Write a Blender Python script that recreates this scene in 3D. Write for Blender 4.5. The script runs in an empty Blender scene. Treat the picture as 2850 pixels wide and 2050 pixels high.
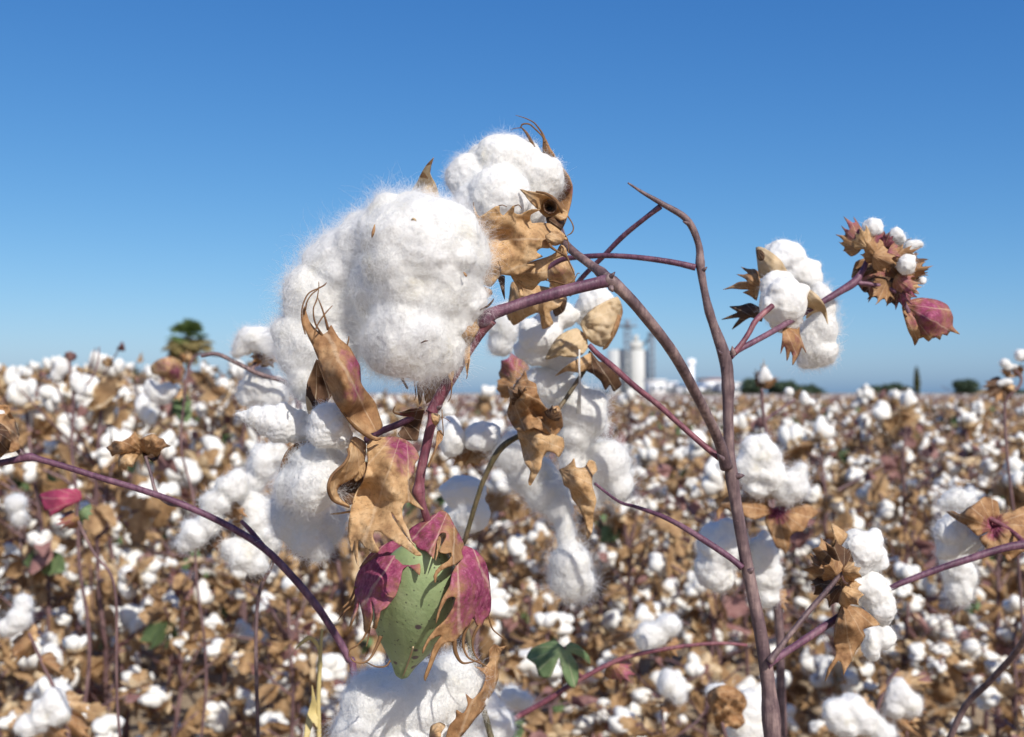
import bpy, bmesh, math, random
import numpy as np
from mathutils import Vector, Matrix, noise, geometry
R = math.radians
random.seed(7); rng = np.random.default_rng(7)
scene = bpy.context.scene
col = scene.collection

# ------------------------------------------------------------------ camera
HFOV = R(50); FX = 1425 / math.tan(HFOV / 2)      # photo is 2850 x 2050
CAMH = 0.95; PITCH = 69 / FX; D0 = 0.45
cam_loc = np.array([0, 0, CAMH])
rt = np.array([1., 0, 0]); fw = np.array([0, math.cos(PITCH), math.sin(PITCH)]); up = np.array([0, -math.sin(PITCH), math.cos(PITCH)])
cd = bpy.data.cameras.new("camera"); cam = bpy.data.objects.new("camera", cd); col.objects.link(cam)
cam.location = (0, 0, CAMH); cam.rotation_euler = (R(90) + PITCH, 0, 0)
cd.sensor_width = 36; cd.lens = 18 / math.tan(HFOV / 2); cd.clip_start = 0.02; cd.clip_end = 9000
cd.dof.use_dof = True; cd.dof.focus_distance = D0; cd.dof.aperture_fstop = 15; cd.dof.aperture_blades = 7
scene.camera = cam

def P(x, y, d=D0):
    return cam_loc + rt * ((x - 1425) / FX * d) + up * (-(y - 1025) / FX * d) + fw * d
def PA(x, y, d):
    x = np.asarray(x, float); y = np.asarray(y, float); d = np.asarray(d, float) * np.ones_like(x)
    return cam_loc + np.outer((x - 1425) / FX * d, rt) + np.outer(-(y - 1025) / FX * d, up) + np.outer(d, fw)

# ------------------------------------------------------------------ scene helpers
def tag(o, label=None, cat=None, group=None, kind=None):
    if label: o["label"] = label
    if cat: o["category"] = cat
    if group: o["group"] = group
    if kind: o["kind"] = kind
    return o
def empty(name, loc, parent=None):
    o = bpy.data.objects.new(name, None); col.objects.link(o); o.empty_display_size = .01
    o.location = tuple(loc) if parent is None else (0, 0, 0)
    if parent: o.parent = parent
    return o
def origin(o):
    v = Vector((0, 0, 0))
    while o is not None:
        v = v + o.location; o = o.parent
    return np.array(v)
def mesh_data(name, V, F, mats, mi=None, smooth=True, attrs=None):
    me = bpy.data.meshes.new(name)
    V = np.asarray(V, np.float32)
    if isinstance(F, np.ndarray):
        n, k = F.shape
        me.vertices.add(len(V)); me.vertices.foreach_set("co", V.ravel())
        me.loops.add(n * k); me.loops.foreach_set("vertex_index", F.astype(np.int32).ravel())
        me.polygons.add(n); me.polygons.foreach_set("loop_start", np.arange(0, n * k, k, dtype=np.int32))
        me.update(calc_edges=True)
    else:
        me.from_pydata([tuple(v) for v in V], [], F)
    for m in (mats if isinstance(mats, (list, tuple)) else [mats]): me.materials.append(m)
    if mi is not None: me.polygons.foreach_set("material_index", np.asarray(mi, np.int32))
    me.polygons.foreach_set("use_smooth", np.full(len(me.polygons), smooth))
    for k, a in (attrs or {}).items():
        at = me.attributes.new(k, 'FLOAT', 'POINT'); at.data.foreach_set("value", np.asarray(a, np.float32))
    me.validate(); me.update()
    return me
def mk(name, V, F, mats, parent=None, mi=None, smooth=True, attrs=None, thick=0):
    V = np.asarray(V, float)
    if parent is not None: V = V - origin(parent)
    o = bpy.data.objects.new(name, mesh_data(name, V, F, mats, mi, smooth, attrs)); col.objects.link(o)
    if parent is not None: o.parent = parent
    if thick:
        m = o.modifiers.new("solid", 'SOLIDIFY'); m.thickness = thick; m.offset = 0
    return o

# ------------------------------------------------------------------ materials
def newmat(name):
    m = bpy.data.materials.new(name); m.use_nodes = True
    nt = m.node_tree; nt.nodes.clear()
    out = nt.nodes.new('ShaderNodeOutputMaterial')
    return m, nt, out
def N(nt, t, **kw):
    n = nt.nodes.new(t)
    for k, v in kw.items():
        if k in n.inputs: n.inputs[k].default_value = v
        else: setattr(n, k, v)
    return n
def L(nt, a, b): nt.links.new(a, b)
def c4(c): return (c[0], c[1], c[2], 1)
def noise_tex(nt, vec, scale, detail=4, rough=.6):
    n = N(nt, 'ShaderNodeTexNoise'); n.inputs['Scale'].default_value = scale; n.inputs['Detail'].default_value = detail; n.inputs['Roughness'].default_value = rough
    L(nt, vec, n.inputs['Vector']); return n
def ramp(nt, fac, stops):
    r = N(nt, 'ShaderNodeValToRGB'); e = r.color_ramp.elements
    while len(e) < len(stops): e.new(0.5)
    for el, (p, c) in zip(e, stops): el.position = p; el.color = c4(c)
    L(nt, fac, r.inputs['Fac']); return r
def mixc(nt, fac, a, b, blend='MIX'):
    m = N(nt, 'ShaderNodeMix'); m.data_type = 'RGBA'; m.blend_type = blend
    for s, v in ((0, fac), (6, a), (7, b)):
        if isinstance(v, bpy.types.NodeSocket): L(nt, v, m.inputs[s])
        elif s == 0: m.inputs[0].default_value = v
        else: m.inputs[s].default_value = c4(v)
    return m.outputs[2]
def obj_coord(nt): return N(nt, 'ShaderNodeTexCoord').outputs['Object']

def leafy(name, stops, pink=None, scale=130., spot=.5, spotcol=(.11, .055, .03), trans=.3, rough=.65, bump=.6, veins=.5):
    """thin dry plant tissue: mottled colour, specks, fine bump, some light let through"""
    m, nt, out = newmat(name); v = obj_coord(nt)
    n1 = noise_tex(nt, v, scale, 5, .62)
    c = ramp(nt, n1.outputs['Fac'], stops).outputs['Color']
    if pink is not None:
        at = N(nt, 'ShaderNodeAttribute'); at.attribute_name = 'pink'
        n3 = noise_tex(nt, v, scale * 1.5, 4, .6)
        ma = N(nt, 'ShaderNodeMath', operation='MULTIPLY_ADD'); L(nt, n3.outputs['Fac'], ma.inputs[0]); ma.inputs[1].default_value = 2.6; ma.inputs[2].default_value = -1.35
        ad = N(nt, 'ShaderNodeMath', operation='ADD', use_clamp=True); L(nt, ma.outputs[0], ad.inputs[0]); L(nt, at.outputs['Fac'], ad.inputs[1])
        ml = N(nt, 'ShaderNodeMath', operation='MULTIPLY', use_clamp=True); L(nt, ad.outputs[0], ml.inputs[0]); mn = N(nt, 'ShaderNodeMath', operation='MULTIPLY', use_clamp=True); L(nt, at.outputs['Fac'], mn.inputs[0]); mn.inputs[1].default_value = 4.; L(nt, mn.outputs[0], ml.inputs[1])
        n4 = noise_tex(nt, v, scale * 3, 4, .7)
        pc = ramp(nt, n4.outputs['Fac'], [(.3, pink[0]), (.5, pink[1]), (.72, pink[2])]).outputs['Color']
        c = mixc(nt, ml.outputs[0], c, pc)
    va = N(nt, 'ShaderNodeAttribute'); va.attribute_name = 'va'
    nw = noise_tex(nt, v, scale * .8, 3, .5)
    wv = N(nt, 'ShaderNodeMath', operation='MULTIPLY_ADD'); L(nt, nw.outputs['Fac'], wv.inputs[0]); wv.inputs[1].default_value = 1.5; L(nt, va.outputs['Fac'], wv.inputs[2])
    sn = N(nt, 'ShaderNodeMath', operation='SINE'); L(nt, wv.outputs[0], sn.inputs[0])
    vein = ramp(nt, sn.outputs[0], [(.93, (0, 0, 0)), (1.0, (1, 1, 1))])
    vm = N(nt, 'ShaderNodeMath', operation='MULTIPLY'); L(nt, vein.outputs['Color'], vm.inputs[0]); vm.inputs[1].default_value = veins
    c = mixc(nt, vm.outputs[0], c, mixc(nt, .55, c, (.85, .70, .50)))
    n2 = noise_tex(nt, v, scale * 4.5, 4, .75)
    sp = ramp(nt, n2.outputs['Fac'], [(.34, (1, 1, 1)), (.47, (0, 0, 0))])
    fm = N(nt, 'ShaderNodeMath', operation='MULTIPLY'); L(nt, sp.outputs['Color'], fm.inputs[0]); fm.inputs[1].default_value = spot
    c = mixc(nt, fm.outputs[0], c, spotcol)
    p = N(nt, 'ShaderNodeBsdfPrincipled'); p.inputs['Roughness'].default_value = rough; p.inputs['Specular IOR Level'].default_value = .25
    L(nt, c, p.inputs['Base Color'])
    b = N(nt, 'ShaderNodeBump'); b.inputs['Strength'].default_value = bump; b.inputs['Distance'].default_value = .0005
    nb = noise_tex(nt, v, scale * 4, 5, .65); hb = N(nt, 'ShaderNodeMath', operation='MULTIPLY_ADD'); L(nt, sn.outputs[0], hb.inputs[0]); hb.inputs[1].default_value = .35 * (veins > 0); L(nt, nb.outputs['Fac'], hb.inputs[2]); L(nt, hb.outputs[0], b.inputs['Height']); L(nt, b.outputs['Normal'], p.inputs['Normal'])
    if trans:
        t = N(nt, 'ShaderNodeBsdfTranslucent'); L(nt, c, t.inputs['Color'])
        mx = N(nt, 'ShaderNodeMixShader'); mx.inputs[0].default_value = trans
        L(nt, p.outputs[0], mx.inputs[1]); L(nt, t.outputs[0], mx.inputs[2]); L(nt, mx.outputs[0], out.inputs['Surface'])
    else: L(nt, p.outputs[0], out.inputs['Surface'])
    return m
PINK = [(.15, .022, .06), (.30, .055, .125), (.46, .17, .23)]
M_TAN = leafy('dry_tan_tissue', [(.25, (.31, .165, .075)), (.48, (.59, .375, .185)), (.72, (.76, .56, .33))], PINK, spot=.45)
M_BROWN = leafy('dry_brown_tissue', [(.25, (.21, .10, .045)), (.5, (.42, .235, .11)), (.75, (.60, .39, .205))], PINK, spot=.4)
M_THREAD = leafy('bract_thread', [(.25, (.12, .06, .03)), (.5, (.24, .13, .06)), (.75, (.34, .2, .1))], None, spot=.3, veins=0.)
M_DARK = leafy('withered_tissue_and_shade', [(.25, (.05, .025, .015)), (.5, (.13, .07, .04)), (.75, (.22, .13, .07))], PINK, spot=.5)  # withered tissue, also used as painted shade in husk hollows
M_PALE = leafy('pale_husk_lining', [(.25, (.48, .34, .18)), (.5, (.64, .49, .30)), (.75, (.76, .62, .43))], PINK, spot=.15, scale=90)
M_PINKB = leafy('pink_bract_tissue', [(.25, (.20, .095, .04)), (.5, (.38, .21, .095)), (.75, (.5, .31, .16))], PINK, spot=.4, trans=.22)
M_FLEAF = leafy('field_dry_leaf', [(.25, (.19, .11, .055)), (.5, (.48, .305, .155)), (.75, (.74, .54, .31))], PINK, spot=.3, scale=40, trans=.42, veins=0.)
M_GLEAF = leafy('green_leaf_tissue', [(.25, (.10, .155, .07)), (.5, (.17, .25, .115)), (.75, (.26, .34, .17))], PINK, spot=.15, spotcol=(.2, .15, .05), scale=50)
M_PINKL = leafy('red_leaf_tissue', [(.25, (.17, .075, .07)), (.5, (.31, .165, .15)), (.75, (.46, .29, .25))], None, spot=.3, scale=60, veins=0.)

M_CRIM = leafy('crimson_leaf_tissue', [(.25, (.26, .03, .07)), (.5, (.44, .07, .14)), (.75, (.56, .19, .23))], None, spot=.3, scale=60)
def lintmat(name, colr=(.86, .855, .83), tr=.25, bump=.5, sc=350):
    m, nt, out = newmat(name); v = obj_coord(nt)
    n1 = noise_tex(nt, v, 60, 4)
    c = ramp(nt, n1.outputs['Fac'], [(.26, (colr[0] * .90, colr[1] * .86, colr[2] * .74)), (.40, (colr[0] * .98, colr[1] * .97, colr[2] * .94)), (.6, colr)]).outputs['Color']
    d = N(nt, 'ShaderNodeBsdfDiffuse'); L(nt, c, d.inputs['Color'])
    b = N(nt, 'ShaderNodeBump'); b.inputs['Strength'].default_value = bump; b.inputs['Distance'].default_value = .002
    nb = noise_tex(nt, v, sc, 4, .7); L(nt, nb.outputs['Fac'], b.inputs['Height']); L(nt, b.outputs['Normal'], d.inputs['Normal'])
    t = N(nt, 'ShaderNodeBsdfTranslucent'); L(nt, c, t.inputs['Color'])
    mx = N(nt, 'ShaderNodeMixShader'); mx.inputs[0].default_value = tr
    L(nt, d.outputs[0], mx.inputs[1]); L(nt, t.outputs[0], mx.inputs[2]); L(nt, mx.outputs[0], out.inputs['Surface'])
    return m
M_LINT = lintmat('cotton_lint', (.86, .855, .835), .3, .3, 260)
M_LINTF = lintmat('cotton_lint_field', (.80, .79, .75), .1, .5, 160)
def fibremat():
    m, nt, out = newmat('cotton_fibre')
    d = N(nt, 'ShaderNodeBsdfDiffuse'); d.inputs['Color'].default_value = (.95, .95, .935, 1)
    t = N(nt, 'ShaderNodeBsdfTranslucent'); t.inputs['Color'].default_value = (.95, .95, .935, 1)
    g = N(nt, 'ShaderNodeBsdfGlossy'); g.inputs['Color'].default_value = (.9, .9, .9, 1); g.inputs['Roughness'].default_value = .35
    mx = N(nt, 'ShaderNodeMixShader'); mx.inputs[0].default_value = .6
    L(nt, d.outputs[0], mx.inputs[1]); L(nt, t.outputs[0], mx.inputs[2])
    m2 = N(nt, 'ShaderNodeMixShader'); m2.inputs[0].default_value = .08
    L(nt, mx.outputs[0], m2.inputs[1]); L(nt, g.outputs[0], m2.inputs[2]); L(nt, m2.outputs[0], out.inputs['Surface'])
    return m
M_FIB = fibremat()

def stemmat(name, stops, scale=90, sheen=.0, lent=.5):
    m, nt, out = newmat(name); v = obj_coord(nt)
    n1 = noise_tex(nt, v, scale, 5, .6)
    c = ramp(nt, n1.outputs['Fac'], stops).outputs['Color']
    n2 = noise_tex(nt, v, scale * 9, 3, .7)
    sp = ramp(nt, n2.outputs['Fac'], [(.62, (0, 0, 0)), (.72, (1, 1, 1))])
    fm = N(nt, 'ShaderNodeMath', operation='MULTIPLY'); L(nt, sp.outputs['Color'], fm.inputs[0]); fm.inputs[1].default_value = lent
    c = mixc(nt, fm.outputs[0], c, (.38, .27, .25))
    p = N(nt, 'ShaderNodeBsdfPrincipled'); p.inputs['Roughness'].default_value = .5; p.inputs['Specular IOR Level'].default_value = .35
    L(nt, c, p.inputs['Base Color'])
    b = N(nt, 'ShaderNodeBump'); b.inputs['Strength'].default_value = .4; b.inputs['Distance'].default_value = .0008
    mp = N(nt, 'ShaderNodeMapping'); mp.inputs['Scale'].default_value = (1, 1, .12); L(nt, v, mp.inputs['Vector'])
    nb = noise_tex(nt, mp.outputs[0], scale * 14, 4, .6); L(nt, nb.outputs['Fac'], b.inputs['Height']); L(nt, b.outputs['Normal'], p.inputs['Normal'])
    st = ramp(nt, noise_tex(nt, mp.outputs[0], scale * 6, 4, .6).outputs['Fac'], [(.35, (.55, .5, .55)), (.65, (1.25, 1.2, 1.2))])
    L(nt, mixc(nt, .8, c, st.outputs['Color'], 'MULTIPLY'), p.inputs['Base Color'])
    L(nt, p.outputs[0], out.inputs['Surface'])
    return m
M_STEM = stemmat('purple_brown_bark', [(.3, (.07, .045, .052)), (.5, (.14, .095, .095)), (.7, (.28, .205, .185))])
M_PURP = stemmat('purple_stem_skin', [(.3, (.075, .030, .055)), (.5, (.125, .055, .088)), (.7, (.21, .115, .145))])
M_RED = stemmat('red_stem_skin', [(.3, (.11, .032, .05)), (.5, (.18, .06, .078)), (.7, (.29, .14, .14))])
M_FSTEM = stemmat('field_stem_bark', [(.3, (.085, .05, .052)), (.5, (.155, .095, .092)), (.7, (.24, .16, .145))], 30, lent=.15)
M_GSTEM = stemmat('olive_stem_skin', [(.3, (.06, .055, .025)), (.5, (.12, .10, .05)), (.7, (.18, .13, .08))])

def plain(name, colr, rough=.7, var=.2, scale=3., spec=.3):
    m, nt, out = newmat(name); v = obj_coord(nt)
    n1 = noise_tex(nt, v, scale, 5, .6)
    c = ramp(nt, n1.outputs['Fac'], [(.3, tuple(x * (1 - var) for x in colr)), (.7, tuple(min(1, x * (1 + var)) for x in colr))]).outputs['Color']
    p = N(nt, 'ShaderNodeBsdfPrincipled'); p.inputs['Roughness'].default_value = rough; p.inputs['Specular IOR Level'].default_value = spec
    L(nt, c, p.inputs['Base Color']); L(nt, p.outputs[0], out.inputs['Surface'])
    return m

# ------------------------------------------------------------------ geometry helpers
def cr(pts, n=8, ten=.5):
    """Catmull-Rom through rows of an array"""
    p = np.asarray(pts, float)
    if len(p) < 3: 
        t = np.linspace(0, 1, n + 1)[:, None]; return p[0] * (1 - t) + p[-1] * t
    q = np.vstack([2 * p[0] - p[1], p, 2 * p[-1] - p[-2]]); out = []
    for i in range(1, len(q) - 2):
        t = np.linspace(0, 1, n, endpoint=False)[:, None]
        m1 = ten * (q[i + 1] - q[i - 1]); m2 = ten * (q[i + 2] - q[i])
        out.append((2 * t**3 - 3 * t**2 + 1) * q[i] + (t**3 - 2 * t**2 + t) * m1 + (-2 * t**3 + 3 * t**2) * q[i + 1] + (t**3 - t**2) * m2)
    out.append(p[-1:]); return np.vstack(out)
def tube_vf(path, rad, sides=8, jitter=0.):
    path = np.asarray(path, float); n = len(path); rad = np.asarray(rad, float) * np.ones(n)
    T = np.gradient(path, axis=0); T /= np.linalg.norm(T, axis=1)[:, None] + 1e-12
    a = np.array([0, 0, 1.]) if abs(T[0][2]) < .9 else np.array([1., 0, 0])
    V = []
    u = np.cross(T[0], a); u /= np.linalg.norm(u)
    ang = np.linspace(0, 2 * np.pi, sides, endpoint=False)
    for i in range(n):
        u = u - T[i] * u.dot(T[i]); u /= np.linalg.norm(u) + 1e-12
        w = np.cross(T[i], u)
        r = rad[i] * (1 + jitter * rng.normal(size=sides)) if jitter else rad[i]
        V.append(path[i] + (np.cos(ang) * r)[:, None] * u + (np.sin(ang) * r)[:, None] * w)
    V = np.vstack(V)
    i = np.arange(n - 1)[:, None] * sides; j = np.arange(sides)[None, :]; k = (j + 1) % sides
    F = np.stack([i + j, i + k, i + sides + k, i + sides + j], -1).reshape(-1, 4)
    c0 = len(V); V = np.vstack([V, path[0], path[-1]])
    jj = np.arange(sides); kk = (jj + 1) % sides
    cap = np.vstack([np.stack([kk, jj, np.full(sides, c0), np.full(sides, c0)], -1), np.stack([(n - 1) * sides + jj, (n - 1) * sides + kk, np.full(sides, c0 + 1), np.full(sides, c0 + 1)], -1)])
    faces = [tuple(f) for f in F] + [tuple(f[:3]) for f in cap]
    return V, faces
def merge(vfs):
    V, F, b = [], [], 0
    for v, f in vfs:
        V.append(v); F += [tuple(int(x) + b for x in q) for q in f]; b += len(v)
    return np.vstack(V), F
def stem(name, parent, pts, mat, d=D0, sides=12, n=8, nodes=()):
    """pts: (x, y, depth offset in mm, width in photo px); nodes: path fractions with a swelling"""
    a = cr(pts, n); W = PA(a[:, 0], a[:, 1], d + a[:, 2] / 1000)
    r = a[:, 3] / 2 / FX * (d + a[:, 2] / 1000)
    s = np.linspace(0, 1, len(a))
    for f, amp, wd in nodes: r = r * (1 + amp * np.exp(-((s - f) / wd) ** 2))
    r = r * (1 + .05 * np.array([noise.noise((x * 40, 3.1, name.__len__())) for x in s]))
    V, F = tube_vf(W, r, sides)
    return mk(name, V, F, mat, parent)
def strand(pts, d=D0, n=7):
    a = cr(pts, n); W = PA(a[:, 0], a[:, 1], d + a[:, 2] / 1000)
    return tube_vf(W, np.maximum(a[:, 3], .8) / 2 / FX * d, 6)
def rbf(ctrl):
    c = np.asarray(ctrl, float); X = c[:, :2]; z = c[:, 2]; n = len(X)
    phi = lambda r2: np.sqrt(r2 + 225.)
    A = phi(((X[:, None] - X[None]) ** 2).sum(-1)); M = np.zeros((n + 1, n + 1)); M[:n, :n] = A; M[:n, n] = M[n, :n] = 1
    w = np.linalg.lstsq(M, np.append(z, 0), rcond=None)[0]
    def f(Q):
        Q = np.asarray(Q, float); return phi(((Q[:, None] - X[None]) ** 2).sum(-1)) @ w[:n] + w[n]
    return f
def edge_dist(Q, poly):
    a = poly; b = np.roll(poly, -1, 0); ab = b - a
    t = ((Q[:, None] - a[None]) * ab[None]).sum(-1) / ((ab ** 2).sum(-1)[None] + 1e-9); t = np.clip(t, 0, 1)
    return np.sqrt((((a[None] + t[..., None] * ab[None]) - Q[:, None]) ** 2).sum(-1)).min(1)
def inside(Q, poly):
    x, y = Q[:, 0], Q[:, 1]; c = np.zeros(len(Q), bool); b = np.roll(poly, -1, 0)
    for (x1, y1), (x2, y2) in zip(poly, b):
        if y1 == y2: continue
        c ^= ((y1 > y) != (y2 > y)) & (x < (x2 - x1) * (y - y1) / (y2 - y1) + x1)
    return c
def sheet(name, parent, outl, dep, mat, d=D0, h=7., bulge=0., bs=25., bump=1.5, bsc=28., thick=.00030, pink=(), extra=(), crs=3, seed=0, fan=None):
    """a thin sheet of tissue with the given outline, set at depth d and curved in depth (dep: control points in mm)"""
    o = np.asarray(outl, float)
    q = np.vstack([o[-1:], o, o[:2]]); poly = []
    for i in range(1, len(q) - 2):
        L_ = np.linalg.norm(q[i + 1] - q[i]); k = max(1, int(L_ / h)) if crs else 1
        for t in np.linspace(0, 1, k, endpoint=False):
            m1 = .33 * (q[i + 1] - q[i - 1]); m2 = .33 * (q[i + 2] - q[i])
            lim = L_ * .8
            for m in (m1, m2):
                nn = np.linalg.norm(m)
                if nn > lim: m *= lim / nn
            poly.append((2 * t**3 - 3 * t**2 + 1) * q[i] + (t**3 - 2 * t**2 + t) * m1 + (-2 * t**3 + 3 * t**2) * q[i + 1] + (t**3 - t**2) * m2)
    poly = np.array(poly)
    lo, hi = poly.min(0), poly.max(0)
    gx, gy = np.meshgrid(np.arange(lo[0], hi[0], h), np.arange(lo[1], hi[1], h * .87)); gx[1::2] += h / 2
    G = np.stack([gx.ravel(), gy.ravel()], 1)
    G = G[inside(G, poly)]
    if len(G): G = G[edge_dist(G, poly) > h * .55]
    pts = np.vstack([poly, G]); n = len(poly)
    vs, es, fs, *_ = geometry.delaunay_2d_cdt([Vector(p) for p in pts], [(i, (i + 1) % n) for i in range(n)], [], 1, 1e-3)
    Q = np.array([(v[0], v[1]) for v in vs])
    z = rbf(dep)(Q) if len(dep) > 1 else np.full(len(Q), float(dep[0][2]) if len(dep[0]) > 2 else dep[0][0])
    if bulge:
        z = z - bulge * (1 - np.exp(-edge_dist(Q, poly) / bs))
    sd = seed + sum(map(ord, name)) % 97 + lo[0] * .01; bump = bump * .5
    for k, (x, y) in enumerate(Q):
        z[k] += bump * noise.noise((x / bsc, y / bsc, sd)) + bump * .45 * noise.noise((x / bsc * 2.7, y / bsc * 2.7, sd + 9))
    V = PA(Q[:, 0], Q[:, 1], d + z / 1000)
    at = np.zeros(len(Q))
    for (x, y, r, a) in pink: at = np.maximum(at, a * np.clip(1.35 - np.hypot(Q[:, 0] - x, Q[:, 1] - y) / r, 0, 1))
    T = np.array([tuple(f) for f in fs], int)
    nm = mesh_normals(V, T); nv = len(V)
    cnt = {}
    for f in T:
        for i, j in ((f[0], f[1]), (f[1], f[2]), (f[2], f[0])): cnt[(i, j)] = cnt.get((i, j), 0) + 1
    rim = [(int(j), int(i), int(i) + nv, int(j) + nv) for (i, j) in cnt if (j, i) not in cnt]
    F = [tuple(int(i) for i in f) for f in T] + [(int(f[2]) + nv, int(f[1]) + nv, int(f[0]) + nv) for f in T] + rim
    fx_, fy_ = fan or outl[0]; cx_, cy_ = Q.mean(0) - np.array([fx_, fy_])
    an = np.arctan2(Q[:, 1] - fy_, Q[:, 0] - fx_) - math.atan2(cy_, cx_); va = ((an + np.pi) % (2 * np.pi) - np.pi) * 17.
    V = np.vstack([V + nm * thick / 2, V - nm * thick / 2]); at = np.concatenate([at, at]); va = np.concatenate([va, va]); mi = [0] * len(F)
    for st in extra:
        v, f = strand(st, d); b = len(V); V = np.vstack([V, v]); F += [tuple(int(i) + b for i in t) for t in f]; at = np.append(at, np.zeros(len(v))); va = np.append(va, np.zeros(len(v))); mi += [1] * len(f)
    return mk(name, V, F, [mat, M_THREAD], parent, attrs={'pink': at, 'va': va}, mi=mi)

def ico(sub):
    bm = bmesh.new(); bmesh.ops.create_icosphere(bm, subdivisions=sub, radius=1)
    V = np.array([v.co[:] for v in bm.verts]); F = np.array([[v.index for v in f.verts] for f in bm.faces]); bm.free()
    return V, F
ICO = {k: ico(k) for k in (1, 2, 3, 4)}
def vnoise(V, sc, seed, amp):
    return amp * np.array([noise.noise((v[0] * sc + seed, v[1] * sc, v[2] * sc)) for v in V])
def mesh_normals(V, F):
    n = np.zeros_like(V); fn = np.cross(V[F[:, 1]] - V[F[:, 0]], V[F[:, 2]] - V[F[:, 0]])
    for k in range(3): np.add.at(n, F[:, k], fn)
    return n / (np.linalg.norm(n, axis=1)[:, None] + 1e-12)
def fibres(name, parent, V, F, n, ln, rad=.00004, lift=.35, curl=.5, K=7, swirl=90., seed=0, keep=None):
    """cotton fibres growing out of a triangle mesh, laid along it in drifting directions"""
    r = np.random.default_rng(seed + 11)
    A = V[F[:, 0]]; B = V[F[:, 1]]; C = V[F[:, 2]]
    ar = np.linalg.norm(np.cross(B - A, C - A), axis=1)
    nm = mesh_normals(V, F)
    # more fibres where the mesh is turned towards or past the rim as seen from the front; none needed deep at the back
    fn = nm[F].mean(1)
    if keep is not None: ar = ar * np.where(fn @ fw > .55, .15, 1.)
    t = r.choice(len(F), n, p=ar / ar.sum())
    if name == 'lint_wisps':      # loose wisps come in tufts, not evenly
        cc = (A + B + C)[t] / 3; m = np.array([noise.noise((q[0] * 75 + seed, q[1] * 75, q[2] * 75)) for q in cc]) > .06; t = t[m]; n = len(t)
    u, v = r.random((2, n)); s = u + v > 1; u[s] = 1 - u[s]; v[s] = 1 - v[s]
    p = A[t] * (1 - u - v)[:, None] + B[t] * u[:, None] + C[t] * v[:, None]
    nn = fn[t] / (np.linalg.norm(fn[t], axis=1)[:, None] + 1e-12)
    g = np.array([noise.noise_vector((x[0] * swirl, x[1] * swirl, x[2] * swirl + seed)) for x in p]) + .75 * r.normal(size=(n, 3))
    tg = np.cross(nn, g); tg /= np.linalg.norm(tg, axis=1)[:, None] + 1e-9
    l = ln * (.35 + .9 * r.random(n) ** 1.6)
    lf = lift * (.3 + 1.4 * r.random(n) ** 2)
    d = tg + nn * lf[:, None]; d /= np.linalg.norm(d, axis=1)[:, None]
    pos = np.zeros((n, K, 3)); x = p - nn * .0004
    cu = r.normal(size=(n, 3)) * curl
    clump = np.array([noise.noise_vector((x[0] * 260, x[1] * 260, x[2] * 260 + seed * 3.)) for x in p]); d = d + clump * .5; d /= np.linalg.norm(d, axis=1)[:, None]
    for k in range(K):
        pos[:, k] = x
        x = x + d * (l / (K - 1))[:, None]
        cu = .75 * cu + .66 * curl * r.normal(size=(n, 3))
        d = d + cu * (3.2 / K) * .5 - nn * (.22 * lf[:, None])
        d /= np.linalg.norm(d, axis=1)[:, None]
    hc = bpy.data.hair_curves.new(name)
    hc.add_curves([K] * n)
    org = origin(parent) if parent is not None else np.zeros(3)
    hc.attributes['position'].data.foreach_set('vector', (pos - org).astype(np.float32).ravel())
    ra = hc.attributes.get('radius') or hc.attributes.new('radius', 'FLOAT', 'POINT')
    ra.data.foreach_set('value', (np.ones((n, 1)) * (rad * np.linspace(1, .45, K))[None]).astype(np.float32).ravel())
    hc.materials.append(M_FIB)
    o = bpy.data.objects.new(name, hc); col.objects.link(o); o.parent = parent
    return o
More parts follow.
